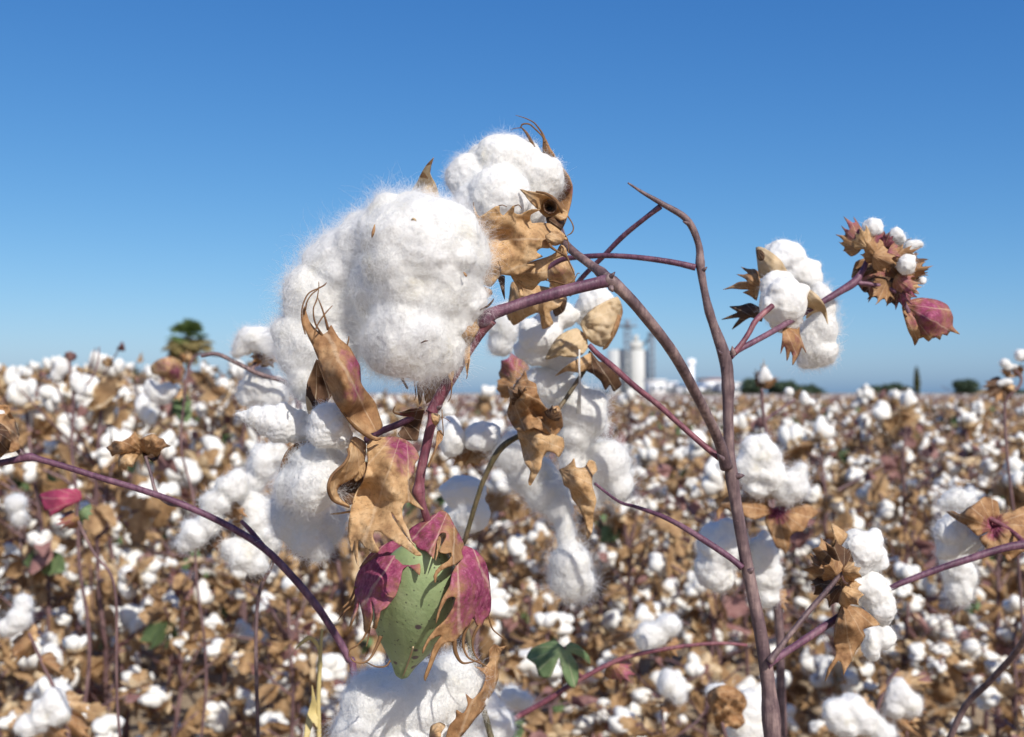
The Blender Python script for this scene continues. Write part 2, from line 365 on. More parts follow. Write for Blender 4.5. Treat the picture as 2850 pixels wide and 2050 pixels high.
def lint(parent, lobes, d=D0, vox=4.5, nz=(.10, .05), fib=6000, fl=55., frad=.00004, lift=.4, curl=.5, swirl=70., seed=0, mat=None, sm=4, name='lint', sub=6, q0=.30, q1=.50):
    """a fluffy cotton lock: lobes (x, y, dz mm, rx, ry[, rz]) in photo px at depth d, fused and roughened, with fibres"""
    sV, sF = ICO[3]; Vs, Fs, b = [], [], 0
    rs = random.Random(seed * 17 + 3); big = list(lobes)
    for lb in big:
        x, y, dz, rx, ry = lb[:5]; rz = lb[5] if len(lb) > 5 else (rx + ry) / 2
        if min(rx, ry) < 20: continue
        for k in range(sub):
            v = Vector((rs.gauss(0, 1), rs.gauss(0, 1), rs.gauss(-.3, 1))).normalized(); q = rs.uniform(q0, q1); f = 1.04 - q * rs.uniform(.75, 1.1)
            lobes = lobes + [(x + v.x * rx * f, y + v.y * ry * f, dz + v.z * rz * f * d / FX * 1000, rx * q * rs.uniform(.7, 1.3), ry * q * rs.uniform(.7, 1.3), rz * q)]
    for lb in lobes:
        x, y, dz, rx, ry = lb[:5]; rz = lb[5] if len(lb) > 5 else (rx + ry) / 2
        c = P(x, y, d + dz / 1000); k = (d + dz / 1000) / FX
        Vs.append(c + np.outer(sV[:, 0] * rx * k, rt) + np.outer(sV[:, 1] * ry * k, up) + np.outer(sV[:, 2] * rz * k, fw)); Fs.append(sF + b); b += len(sV)
    me = mesh_data('tmp', np.vstack(Vs), np.vstack(Fs), [M_LINT]); ob = bpy.data.objects.new('tmp', me); col.objects.link(ob)
    px = d / FX
    rm = ob.modifiers.new('r', 'REMESH'); rm.mode = 'VOXEL'; rm.voxel_size = vox * px
    sm_ = ob.modifiers.new('s', 'SMOOTH'); sm_.iterations = sm; sm_.factor = .6
    ob.modifiers.new('t', 'TRIANGULATE')
    dg = bpy.context.evaluated_depsgraph_get(); ev = ob.evaluated_get(dg); m2 = ev.to_mesh()
    V = np.zeros(len(m2.vertices) * 3); m2.vertices.foreach_get('co', V); V = V.reshape(-1, 3)
    F = np.zeros(len(m2.polygons) * 3, int); m2.polygons.foreach_get('vertices', F); F = F.reshape(-1, 3)
    ev.to_mesh_clear(); bpy.data.objects.remove(ob); bpy.data.meshes.remove(me)
    nm = mesh_normals(V, F)
    rr = np.mean([l[3] + l[4] for l in big]) / 2
    L1 = rr * px
    dsp = vnoise(V, 1.4 / L1, seed * 3.7, nz[0] * 1.3 * L1) - np.abs(vnoise(V, 2.1 / L1, seed * 5.1 + 20, nz[0] * .7 * L1)) + vnoise(V, 4.5 / L1, seed + 40., nz[1] * .8 * L1) + vnoise(V, 12. / L1, seed + 77., nz[1] * .25 * L1)
    V = V + nm * (dsp + nz[0] * .25 * L1)[:, None]
    o = mk(name, V, F, mat or M_LINT, parent)
    if fib:
        fibres('lint_fibres', parent, V, F, fib, fl * px * .85, frad * .9, lift * .3, curl * 1.9, K=9, swirl=swirl, seed=seed, keep=True)
        fibres('lint_wisps', parent, V, F, int(fib * .30), fl * px * 1.35, frad * .6, lift * 1.2, curl * 2.0, K=9, swirl=swirl, seed=seed + 1, keep=True)
    return o

# ================================================================== THE NEAR PLANT
base = P(2185, 2200, .53); 
hero = empty('cotton_plant', (base[0], base[1] + .02, 0.0))
tag(hero, 'tall arching cotton plant in sharp focus with a huge fluffy boll above a green one', 'cotton plant')
# --- stems
g0 = P(2150, 2050, .525); gx = (hero.location.x - g0[0])
low = [(2200, 4300, 40, 52), (2178, 2600, 68, 46), (2150, 2050, 72, 43)]
stem('stem', hero, low + [(2125, 1810, 72, 37.8), (2074, 1546, 72, 34.2), (2036, 1320, 72, 32.4), (2027, 1180, 72, 29.7), (2026, 1068, 72, 33.3), (2016, 990, 72, 36),
     (1974, 867, 70, 22.5), (1951, 754, 70, 22.5), (1944, 679, 70, 19.8), (1911, 610, 68, 19.8), (1842, 566, 66, 15.3), (1790, 536, 66, 9.9), (1747, 508, 66, 4.5)], M_STEM, sides=16,
     nodes=[(.145, .25, .012), (.33, .18, .012), (.46, .15, .012), (.60, .2, .012), (.685, .25, .014)])
def br(pts, mat, **k): return stem('branch', hero, pts, mat, **k)
br([(2022, 1300, 68, 36), (2000, 1225, 60, 30), (1949, 1119, 42, 29), (1873, 981, 20, 31), (1785, 867, 6, 32), (1735, 812, 2, 33), (1702, 783, 0, 38), (1684, 776, 0, 33)], M_STEM, sides=14, nodes=[(.95, .1, .04)])
br([(1706, 792, 0, 30), (1690, 782, 0, 36), (1650, 790, 0, 34), (1560, 812, -2, 34), (1470, 838, -3, 32), (1420, 855, -4, 32), (1372, 872, -4, 38), (1346, 888, -3, 52), (1330, 902, 0, 40)], M_PURP, sides=14)
br([(1366, 886, -3, 40), (1342, 915, -2, 34), (1316, 955, -2, 29), (1288, 998, -3, 29), (1266, 1036, -4, 31), (1239, 1078, -4, 33), (1214, 1122, -4, 33), (1199, 1150, -5, 32)], M_RED, sides=14)
br([(1204, 1140, -5, 26), (1203, 1170, -5, 27), (1194, 1205, -5, 27), (1184, 1254, -5, 27), (1173, 1303, -6, 27), (1168, 1340, -6, 28), (1165, 1366, -6, 37), (1168, 1378, -6, 33), (1174, 1396, -6, 22), (1184, 1430, -5, 21), (1196, 1468, -2, 22), (1206, 1510, 2, 22)], M_RED, sides=14)
br([(1176, 1140, -3, 22), (1150, 1160, -2, 19), (1110, 1180, 0, 19), (1060, 1200, 4, 19), (1020, 1225, 8, 22)], M_PURP)
br([(1690, 772, 4, 30), (1660, 748, 10, 26), (1634, 729, 14, 24), (1600, 703, 20, 23), (1572, 676, 26, 24), (1556, 645, 30, 30), (1548, 625, 32, 34)], M_STEM, nodes=[(.1, .2, .05)])
br([(1936, 744, 70, 19), (1880, 731, 72, 17), (1810, 720, 74, 16), (1740, 713, 78, 15), (1672, 711, 82, 15), (1600, 716, 88, 15), (1559, 724, 92, 15), (1500, 760, 96, 13)], M_PURP)
br([(1838, 574, 68, 17), (1800, 603, 72, 14), (1735, 656, 80, 15), (1680, 712, 86, 14), (1622, 770, 94, 14), (1584, 820, 100, 14)], M_PURP)
br([(2004, 1275, 70, 18), (1960, 1240, 72, 17), (1886, 1175, 78, 16), (1830, 1125, 84, 16), (1760, 1069, 92, 17), (1710, 1024, 98, 18), (1666, 987, 104, 16), (1640, 960, 106, 14)], M_RED)
br([(2066, 1580, 70, 18), (2030, 1550, 72, 18), (1949, 1496, 78, 18), (1890, 1460, 84, 15), (1835, 1433, 90, 13), (1770, 1410, 98, 10), (1722, 1395, 106, 8), (1655, 1345, 116, 8)], M_PURP)
br([(2030, 990, 72, 26), (2052, 975, 74, 18), (2112, 943, 80, 17), (2180, 905, 90, 17), (2263, 855, 104, 17), (2330, 815, 112, 20), (2376, 786, 118, 24), (2400, 755, 120, 16), (2414, 725, 122, 14), (2440, 690, 124, 10)], M_PURP)
br([(2044, 982, 72, 18), (2065, 955, 74, 15), (2085, 925, 76, 15), (2105, 890, 78, 16), (2150, 850, 82, 16)], M_RED)
br([(2380, 786, 118, 13), (2420, 790, 118, 12), (2460, 798, 118, 13), (2500, 815, 118, 16), (2515, 840, 118, 12), (2530, 870, 118, 12)], M_PURP)
br([(2132, 1850, 70, 30), (2150, 1838, 72, 24), (2200, 1806, 78, 20), (2250, 1773, 84, 22), (2326, 1722, 92, 20), (2370, 1690, 96, 14)], M_PURP)
br([(2140, 1842, 66, 22), (2180, 1790, 68, 15), (2215, 1745, 70, 14), (2260, 1690, 74, 15), (2300, 1645, 76, 14), (2345, 1590, 78, 12)], M_STEM)

for (x, y, dz, ex, ey, w_) in ((2040, 985, 62, 2038, 962, 14), (1916, 622, 62, 1900, 616, 10), (1700, 770, -8, 1712, 756, 10), (2052, 1325, 56, 2072, 1322, 16), (2012, 1278, 56, 1996, 1262, 12), (2086, 1590, 58, 2100, 1580, 14), (2006, 985, 60, 1998, 972, 10), (1958, 752, 62, 1968, 742, 9), (1700, 800, -12, 1706, 812, 12), (1220, 1136, -16, 1232, 1126, 9)):
    mk('bud_scar', *strand([(x, y, dz, w_ * 1.5), ((x + ex) / 2, (y + ey) / 2, dz - 1, w_), (ex, ey, dz, 2)]), M_STEM, hero)
def boll(name='cotton_boll', parent=hero, label=None):
    e = empty(name, (0, 0, 0), parent)
    if label: e['label'] = label
    return e
# --- the big boll
B1 = boll(label='huge fluffy open boll in the middle of the plant')
lint(B1, [(1162, 690, -14, 162, 146, 112), (1090, 622, -6, 84, 82), (1150, 603, -6, 90, 68), (1220, 630, -6, 90, 78), (1278, 716, -7, 84, 96), (1268, 820, -5, 80, 96), (1145, 925, -12, 128, 130, 102), (1068, 800, -1, 96, 104), (1210, 962, -7, 84, 84), (1080, 962, -5, 74, 78), (1222, 985, -10, 46, 42), (1175, 805, -11, 140, 118, 106), (1235, 780, -9, 100, 116), (1240, 890, -5, 86, 80),
      (955, 748, 9, 108, 106, 88), (885, 842, 8, 101, 111, 85), (862, 955, 8, 96, 108, 82), (860, 1050, 7, 57, 72, 53), (1012, 690, 5, 84, 96), (985, 850, 14, 92, 126), (925, 955, 9, 80, 100, 78)],
     vox=4.2, nz=(.10, .03), fib=44000, fl=80, frad=.00003, lift=.40, curl=.55, swirl=40, seed=1, sm=9, sub=8, q0=.25, q1=.5)
# specks of trash caught in the lint
def bit(parent, pts, mat, name='trash_speck'):
    v, f = strand(pts); return mk(name, v, f, mat, parent)
sheet('carpel_tip', B1, [(1140, 545), (1150, 522), (1160, 508), (1169, 488), (1184, 462), (1207, 438), (1199, 462), (1196, 478), (1202, 494), (1214, 514), (1222, 548), (1215, 600), (1150, 600)],
      [(1180, 550, -4), (1207, 438, -16), (1145, 540, 2), (1220, 545, 0), (1180, 500, -3), (1180, 600, -2)], M_PALE, bump=1., pink=[])
sheet('carpel_tip', B1, [(1168, 492), (1184, 462), (1207, 438), (1200, 462), (1197, 482), (1190, 497), (1180, 494)], [(1180, 500, -4.6), (1207, 438, -16.8), (1168, 492, -4.5), (1197, 495, -4.2)], M_BROWN, bump=.6, h=5)
# right-hand bract and its folds, behind the big boll
sheet('bract', B1, [(1300, 690), (1308, 640), (1314, 613), (1319, 590), (1317, 566), (1325, 588), (1334, 602), (1358, 588), (1380, 573), (1390, 572), (1391, 590), (1401, 599), (1414, 586), (1427, 573), (1432, 572), (1431, 592), (1447, 597), (1460, 590), (1480, 582), (1503, 583),
       (1488, 590), (1477, 597), (1476, 613), (1481, 621), (1504, 619), (1530, 622), (1552, 636), (1574, 655), (1578, 668), (1562, 664), (1548, 662), (1530, 660), (1534, 676), (1530, 690), (1504, 690), (1493, 701), (1511, 713), (1490, 722), (1466, 733), (1484, 736), (1470, 750), (1452, 760), (1431, 767), (1394, 764), (1383, 778), (1365, 798), (1341, 789), (1322, 775), (1296, 740)],
      [(1310, 700, 6), (1317, 566, -2), (1388, 572, -4), (1390, 640, 2), (1430, 573, -4), (1450, 640, 1), (1503, 583, -2), (1400, 655, 8), (1470, 615, 6), (1500, 660, 2), (1578, 668, 10), (1530, 622, 12), (1470, 730, 4), (1400, 720, -1), (1431, 765, 6), (1365, 798, 4), (1340, 640, 0), (1340, 750, 0)],
      M_TAN, fan=(1640, 660), bump=3.2, bsc=34, h=6, thick=.0004,
      extra=[[(1387, 573, -4, 4), (1398, 570, -5, 3), (1411, 575, -5, 2)], [(1431, 573, -4, 4), (1444, 570, -5, 3), (1452, 580, -4, 2)], [(1317, 575, -2, 4), (1318, 562, -3, 2)],
             [(1526, 668, 0, 2), (1532, 684, -3, 9), (1542, 693, -3, 8), (1560, 704, -3, 6), (1577, 714, -2, 7), (1587, 735, -2, 4), (1599, 764, 0, 2)],
             [(1574, 655, 9, 4), (1580, 668, 10, 4), (1583, 686, 8, 3), (1580, 706, 6, 2)], [(1394, 764, 2, 3), (1393, 747, 0, 3), (1386, 726, -3, 2)]])
sheet('bract', B1, [(1517, 657), (1535, 645), (1556, 645), (1569, 658), (1566, 675), (1545, 683), (1528, 678)], [(1520, 660, 0), (1566, 672, 8), (1550, 646, 10), (1540, 668, -3), (1545, 683, 6)], M_TAN, bump=1)
sheet('bract', B1, [(1420, 762), (1440, 745), (1480, 728), (1530, 712), (1548, 700), (1560, 680), (1575, 690), (1580, 720), (1566, 712), (1540, 722), (1524, 745), (1523, 778), (1505, 782), (1482, 806), (1455, 800), (1449, 790), (1453, 800), (1458, 822), (1447, 824), (1440, 800)],
      [(1420, 762, 14), (1530, 712, 14), (1575, 690, 14), (1490, 760, 9), (1449, 790, 16), (1482, 806, 18), (1523, 778, 14), (1455, 822, 14)], M_TAN, bump=2.5, bulge=2,
      extra=[[(1520, 780, 14, 3), (1544, 783, 10, 6), (1565, 789, 7, 5), (1582, 789, 6, 4), (1599, 776, 6, 3), (1607, 761, 6, 3), (1614, 760, 6, 2)]])
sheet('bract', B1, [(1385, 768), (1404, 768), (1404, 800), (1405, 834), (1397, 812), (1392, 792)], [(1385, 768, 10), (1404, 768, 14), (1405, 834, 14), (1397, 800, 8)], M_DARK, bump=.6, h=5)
sheet('bract', B1, [(1300, 850), (1318, 828), (1342, 796), (1356, 801), (1367, 806), (1370, 818), (1354, 829), (1332, 838)], [(1300, 850, 0), (1342, 798, -2), (1369, 815, 4), (1340, 820, -4)], M_BROWN, bump=2, h=5)
sheet('bract', B1, [(1262, 1010), (1280, 960), (1290, 900), (1300, 862), (1334, 864), (1338, 885), (1336, 908), (1319, 941), (1309, 956), (1308, 1003), (1300, 1044), (1294, 1010), (1290, 992), (1277, 987), (1267, 1020), (1258, 1062), (1246, 1040)],
      [(1290, 960, -7), (1334, 870, -6), (1300, 870, -12), (1338, 905, -3), (1300, 1040, -12), (1258, 1060, -10), (1265, 1000, -8), (1300, 930, -13)], M_TAN, bump=1.5, h=6,
      extra=[[(1258, 1058, -10, 5), (1257, 1080, -11, 4), (1254, 1105, -11, 3), (1246, 1118, -10, 2)], [(1305, 1000, -11, 3), (1300, 1046, -12, 3), (1297, 1055, -12, 1)]])
sheet('bract', B1, [(1190, 1046), (1246, 1020), (1266, 1030), (1244, 1060), (1219, 1097), (1195, 1118), (1187, 1124), (1181, 1105), (1178, 1090), (1172, 1120), (1167, 1127), (1162, 1095), (1160, 1066)], [(1200, 1050, 8), (1266, 1030, 6), (1187, 1124, 8), (1165, 1120, 6)], M_BROWN, bump=1.5, h=6,
      extra=[[(1153, 1060, 6, 4), (1156, 1085, 6, 4), (1158, 1102, 6, 3), (1153, 1114, 6, 2)]])
mk('bract', *strand([(1319, 865, -8, 4), (1340, 860, -10, 5), (1358, 851, -11, 6), (1370, 838, -11, 5), (1374, 830, -11, 2)]), M_DARK, B1)
mk('bract', *strand([(1118, 1050, -6, 10), (1128, 1070, -6, 7), (1133, 1078, -6, 8), (1134, 1083, -6, 3)]), M_DARK, B1)
# specks
for pts, m in (([(1043, 625, -44, 3), (1040, 640, -46, 8), (1037, 652, -46, 7), (1035, 660, -45, 3)], M_BROWN), ([(1145, 612, -48, 3), (1152, 609, -49, 7), (1158, 614, -49, 3)], M_PALE), ([(1172, 954, -40, 2), (1182, 949, -41, 4), (1192, 948, -40, 2)], M_DARK), ([(1290, 757, -24, 3), (1296, 765, -25, 7), (1298, 769, -24, 3)], M_BROWN)):
    bit(B1, pts, m)
# --- curled bract in front, left of the big boll, belongs to the second boll
B2 = boll(label='half-open boll with three woolly locks and a twisted tan husk')
sheet('bract', B2, [(843, 868), (847, 852), (852, 868), (861, 892), (878, 915), (897, 930), (903, 928), (912, 922), (918, 908), (922, 904), (933, 924), (947, 944), (973, 967), (990, 999), (1001, 1019), (1004, 1065), (1019, 1088), (1042, 1117), (1054, 1152), (1064, 1186), (1048, 1200), (1030, 1207), (1040, 1214), (1060, 1220), (1042, 1224), (1013, 1206), (984, 1183), (956, 1151), (933, 1119), (918, 1082), (907, 1053), (895, 1025), (886, 999), (872, 964), (860, 940), (849, 918), (842, 895)],
      [(845, 860, -34), (900, 932, -38), (922, 904, -36), (950, 1030, -50), (890, 1000, -40), (1002, 1030, -34), (925, 1090, -38), (980, 1120, -44), (1064, 1186, -14), (1020, 1100, -26), (1050, 1222, -24), (985, 1184, -34), (960, 1070, -50), (1030, 1170, -22), (1000, 1150, -24)],
      M_BROWN, fan=(1075, 1260), bump=2.0, bsc=26, h=6, thick=.0005, pink=[(985, 1010, 28, .75), (998, 1045, 26, .8), (960, 990, 18, .5), (985, 1090, 30, .55)],
      extra=[[(850, 930, -36, 4), (840, 890, -36, 4), (842, 852, -36, 4), (858, 817, -36, 4), (886, 802, -36, 4), (901, 794, -36, 4), (909, 786, -36, 2)],
             [(850, 862, -36, 5), (855, 838, -37, 4), (869, 817, -37, 4), (886, 803, -37, 3), (887, 783, -37, 2)],
             [(899, 935, -38, 7), (878, 900, -38, 5), (872, 861, -39, 4), (882, 832, -39, 4), (888, 797, -39, 2)],
             [(914, 918, -37, 9), (901, 872, -38, 5), (892, 846, -39, 4), (885, 829, -39, 2)],
             [(872, 955, -44, 5), (880, 912, -45, 4), (902, 876, -45, 4), (925, 850, -45, 2)], [(966, 962, -38, 4), (970, 945, -38, 4), (971, 935, -37, 2)],
             [(948, 1140, -40, 5), (984, 1183, -36, 9), (1013, 1206, -31, 10), (1042, 1222, -25, 9), (1060, 1220, -22, 5)]])
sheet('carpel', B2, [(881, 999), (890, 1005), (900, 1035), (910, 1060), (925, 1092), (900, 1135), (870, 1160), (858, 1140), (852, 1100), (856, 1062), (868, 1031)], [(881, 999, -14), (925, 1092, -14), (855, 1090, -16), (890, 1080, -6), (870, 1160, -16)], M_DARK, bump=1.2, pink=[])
sheet('carpel', B2, [(850, 1101), (857, 1106), (869, 1129), (866, 1150), (858, 1151), (853, 1130)], [(855, 1125, -20), (869, 1129, -18), (858, 1150, -18)], M_PALE, bump=.4, h=4)
lint(B2, [(668, 1152, -8, 14, 7), (690, 1156, -8, 26, 17), (718, 1160, -8, 40, 30), (752, 1170, -8, 46, 44), (785, 1180, -8, 52, 52), (822, 1184, -6, 48, 48), (848, 1195, -4, 40, 42),
          (915, 1172, -26, 56, 52, 50), (905, 1205, -26, 52, 42, 45), (945, 1215, -24, 36, 36), (966, 1236, -22, 24, 26)],
     vox=3.2, nz=(.08, .06), fib=9000, fl=24, frad=.00004, lift=.35, curl=.7, swirl=120, seed=2, sm=3)
lint(B2, [(878, 1358, -26, 66, 66, 55), (885, 1300, -16, 76, 66, 55), (858, 1335, -14, 64, 70), (812, 1352, -10, 46, 56), (930, 1290, -14, 40, 44),
          (842, 1438, 2, 84, 88, 60), (802, 1420, 4, 46, 64), (882, 1522, 2, 44, 36), (900, 1450, 8, 62, 64), (858, 1500, 0, 50, 46)],
     vox=3.4, nz=(.09, .045), fib=16000, fl=55, frad=.000036, lift=.6, curl=.5, swirl=70, seed=3)
sheet('carpel', B2, [(866, 1228), (845, 1230), (820, 1238), (797, 1260), (783, 1293), (775, 1332), (779, 1364), (790, 1352), (800, 1380), (860, 1360), (880, 1280)], [(866, 1228, -8), (783, 1293, -8), (779, 1364, -2), (850, 1300, 14), (810, 1320, 8), (820, 1238, -10)], M_BROWN, bump=1.2,
      extra=[[(870, 1229, -9, 6), (845, 1231, -10, 8), (822, 1238, -10, 8), (799, 1258, -9, 7), (784, 1292, -8, 6), (776, 1332, -5, 5), (779, 1362, -3, 4)]])
sheet('carpel', B2, [(985, 1215), (1016, 1232), (1016, 1262), (1012, 1292), (1000, 1312), (981, 1330), (962, 1340), (944, 1350), (936, 1366), (945, 1386), (972, 1409), (955, 1407), (928, 1392), (914, 1366), (915, 1345), (925, 1320), (944, 1302), (960, 1284), (970, 1262), (972, 1240)],
      [(985, 1215, -24), (1016, 1240, -16), (1010, 1295, -20), (975, 1270, -38), (925, 1320, -44), (914, 1356, -46), (944, 1348, -34), (960, 1310, -38), (972, 1409, -34), (928, 1392, -40)], M_TAN, bump=2.4, bsc=16, h=5, thick=.0007,
      extra=[[(968, 1248, -40, 7), (971, 1266, -41, 8), (958, 1290, -42, 8), (938, 1308, -45, 8), (922, 1326, -47, 8), (914, 1352, -48, 9), (918, 1376, -46, 9), (934, 1396, -43, 8), (972, 1411, -36, 6)]])
sheet('carpel', B2, [(940, 1352), (975, 1330), (1004, 1310), (1012, 1330), (1000, 1365), (985, 1400), (962, 1404), (940, 1385)], [(940, 1352, -30), (1004, 1310, -18), (970, 1365, -18), (985, 1400, -24)], M_DARK, bump=3, bsc=14, h=5)  # dark sheet painting the shade inside the husk's hollow
sheet('carpel', B2, [(1000, 1300), (1016, 1284), (1024, 1290), (1020, 1310), (1006, 1330), (990, 1340), (985, 1330)], [(1010, 1300, -24), (990, 1335, -24), (1022, 1290, -20)], M_TAN, bump=1.5, h=4)
mk('carpel', *strand([(920, 1430, -6, 4), (945, 1428, -8, 6), (975, 1424, -10, 6), (990, 1430, -10, 3)]), M_TAN, B2)
# tan and red bract under the second boll
sheet('bract', B2, [(1021, 1236), (1040, 1220), (1073, 1216), (1105, 1216), (1132, 1226), (1154, 1246), (1166, 1272), (1155, 1290), (1151, 1317), (1136, 1337), (1139, 1366), (1154, 1391), (1166, 1404), (1179, 1419), (1160, 1410), (1139, 1398), (1127, 1400), (1119, 1415), (1122, 1445), (1136, 1474), (1146, 1506), (1154, 1518), (1142, 1506), (1131, 1489), (1107, 1450), (1088, 1424), (1092, 1438), (1119, 1480), (1148, 1516), (1174, 1544), (1158, 1546), (1122, 1522), (1082, 1497), (1058, 1480), (1041, 1478), (1038, 1494), (1046, 1516), (1055, 1531), (1050, 1538), (1036, 1536), (1016, 1523), (999, 1503), (995, 1523), (997, 1574), (987, 1543), (986, 1505), (979, 1534), (972, 1506), (970, 1462), (977, 1413), (989, 1374), (1012, 1335), (1024, 1285)],
      [(1021, 1236, -18), (1105, 1216, -10), (1166, 1272, -16), (1090, 1280, -32), (1030, 1300, -26), (1016, 1332, -28), (1040, 1400, -22), (1090, 1370, -36), (1150, 1310, -22), (1180, 1420, -24), (1174, 1544, -42), (1040, 1470, -34), (1050, 1534, -40), (985, 1420, -26), (975, 1530, -30), (997, 1570, -32), (1150, 1515, -44), (1020, 1350, -20)],
      M_TAN, fan=(1130, 1170), bump=2.2, bsc=24, h=5.5, thick=.0005, pink=[(1125, 1262, 44, 1.), (1105, 1235, 34, 1.), (1140, 1300, 30, .6)])
sheet('bract', B2, [(1098, 1150), (1120, 1146), (1141, 1138), (1160, 1136), (1181, 1138), (1176, 1160), (1168, 1190), (1160, 1225), (1120, 1222), (1108, 1205), (1128, 1180), (1136, 1160), (1115, 1156)], [(1098, 1150, -6), (1181, 1138, -10), (1165, 1220, -6), (1140, 1180, 0)], M_DARK, bump=1.2, h=6, pink=[(1120, 1150, 30, .4)],
      extra=[[(1112, 1152, -6, 8), (1098, 1148, -7, 6), (1095, 1140, -7, 4), (1100, 1130, -7, 2)]])
# node bud and the wisps on the hanging stem
sheet('stipule', hero, [(1200, 1152), (1212, 1150), (1224, 1156), (1220, 1176), (1212, 1184), (1203, 1174)], [(1200, 1152, -14), (1224, 1156, -10), (1212, 1166, -17), (1212, 1184, -12)], M_TAN, bump=1, h=4)
sheet('stipule', hero, [(1217, 1200), (1228, 1197), (1233, 1212), (1231, 1224), (1219, 1240), (1212, 1258), (1200, 1285), (1194, 1302), (1190, 1296), (1204, 1262), (1213, 1238), (1214, 1220)], [(1217, 1200, -8), (1233, 1212, -10), (1194, 1302, -12), (1215, 1240, -14)], M_BROWN, bump=1, h=4,
      extra=[[(1230, 1140, -8, 3), (1231, 1165, -10, 3), (1233, 1190, -11, 3), (1234, 1212, -10, 3)], [(1225, 1160, -8, 3), (1240, 1164, -9, 2), (1254, 1174, -9, 1.5)]])
# --- top boll
B3 = boll(label='round open boll at the top of the plant with curling bract threads')
lint(B3, [(1400, 452, 30, 90, 82, 75), (1512, 492, 34, 60, 66, 60), (1308, 492, 30, 68, 66, 60), (1390, 545, 20, 90, 84, 70), (1330, 570, 26, 70, 66), (1470, 585, 30, 58, 52), (1450, 440, 34, 60, 55), (1360, 440, 32, 60, 46)],
     d=D0, vox=4.2, nz=(.07, .045), fib=16000, fl=42, frad=.000034, lift=.35, curl=.6, swirl=80, seed=4, sm=9)
sheet('carpel', B3, [(1512, 392), (1518, 386), (1530, 412), (1542, 430), (1549, 445), (1573, 477), (1584, 493), (1592, 516), (1592, 534), (1588, 565), (1580, 595), (1573, 618), (1560, 642), (1545, 650), (1535, 630), (1530, 560), (1530, 500), (1520, 450), (1512, 424)],
      [(1515, 390, 30), (1592, 525, 36), (1535, 540, 50), (1540, 430, 30), (1560, 640, 30), (1540, 640, 34), (1580, 480, 32), (1530, 470, 48)], M_BROWN, bump=1.4, thick=.0008, pink=[(1585, 520, 28, .35)],
      extra=[[(1516, 396, 30, 13), (1511, 374, 30, 7), (1494, 349, 29, 5), (1482, 338, 29, 4), (1461, 328, 28, 3), (1435, 320, 28, 1.5)], [(1514, 390, 30, 6), (1508, 377, 29, 5), (1488, 357, 28, 5), (1473, 345, 28, 5), (1455, 345, 28, 5), (1449, 354, 28, 4)],
             [(1450, 353, 28, 3), (1464, 368, 28, 8), (1476, 388, 28, 10), (1487, 408, 29, 8)], [(1450, 355, 28, 3), (1431, 357, 27, 2), (1421, 363, 27, 1.2)],
             [(1579, 599, 24, 4), (1592, 620, 22, 4), (1596, 636, 22, 4), (1590, 648, 22, 4), (1578, 655, 22, 2)]])
sheet('carpel', B3, [(1448, 526), (1470, 531), (1494, 534), (1520, 540), (1545, 556), (1563, 580), (1580, 590), (1578, 606), (1560, 612), (1545, 606), (1522, 604), (1498, 583), (1475, 561), (1461, 542)],
      [(1448, 526, 10), (1494, 534, 6), (1545, 556, 8), (1530, 575, 22), (1580, 598, 14), (1500, 575, 10), (1560, 610, 12), (1470, 545, 9)], M_TAN, bump=1.2, h=5, thick=.0008,
      extra=[[(1492, 533, 4, 6), (1515, 537, 3, 8), (1535, 547, 2, 10), (1552, 563, 1, 11), (1561, 580, 1, 10), (1564, 593, 2, 5)]])
th = np.linspace(0, 2 * np.pi, 14, endpoint=False)
sheet('carpel_hole', B3, np.stack([1531 + 19 * np.cos(th), 575 + 20 * np.sin(th)], 1), [(1531, 575, 15), (1512, 575, 10), (1550, 575, 8), (1531, 555, 8), (1531, 595, 10)], M_DARK, bump=.5, h=5)  # dark disc: the hollow's shade painted as a coloured sheet
sheet('carpel_hole', B3, np.stack([1531 + 8 * np.cos(th), 582 + 8 * np.sin(th)], 1), [(1531, 582, 13.)], plain('hole_shade_black', (.012, .008, .006)), bump=0, h=4)  # black disc painting the deepest shade of the hollow
sheet('bract', B3, [(1520, 606), (1545, 604), (1575, 604), (1570, 625), (1556, 648), (1540, 655), (1528, 634)], [(1520, 606, 18), (1575, 604, 20), (1550, 630, 12), (1550, 655, 22)], M_DARK, bump=1.5, h=5)  # dark-coloured sheet stands in for the shade under the carpel
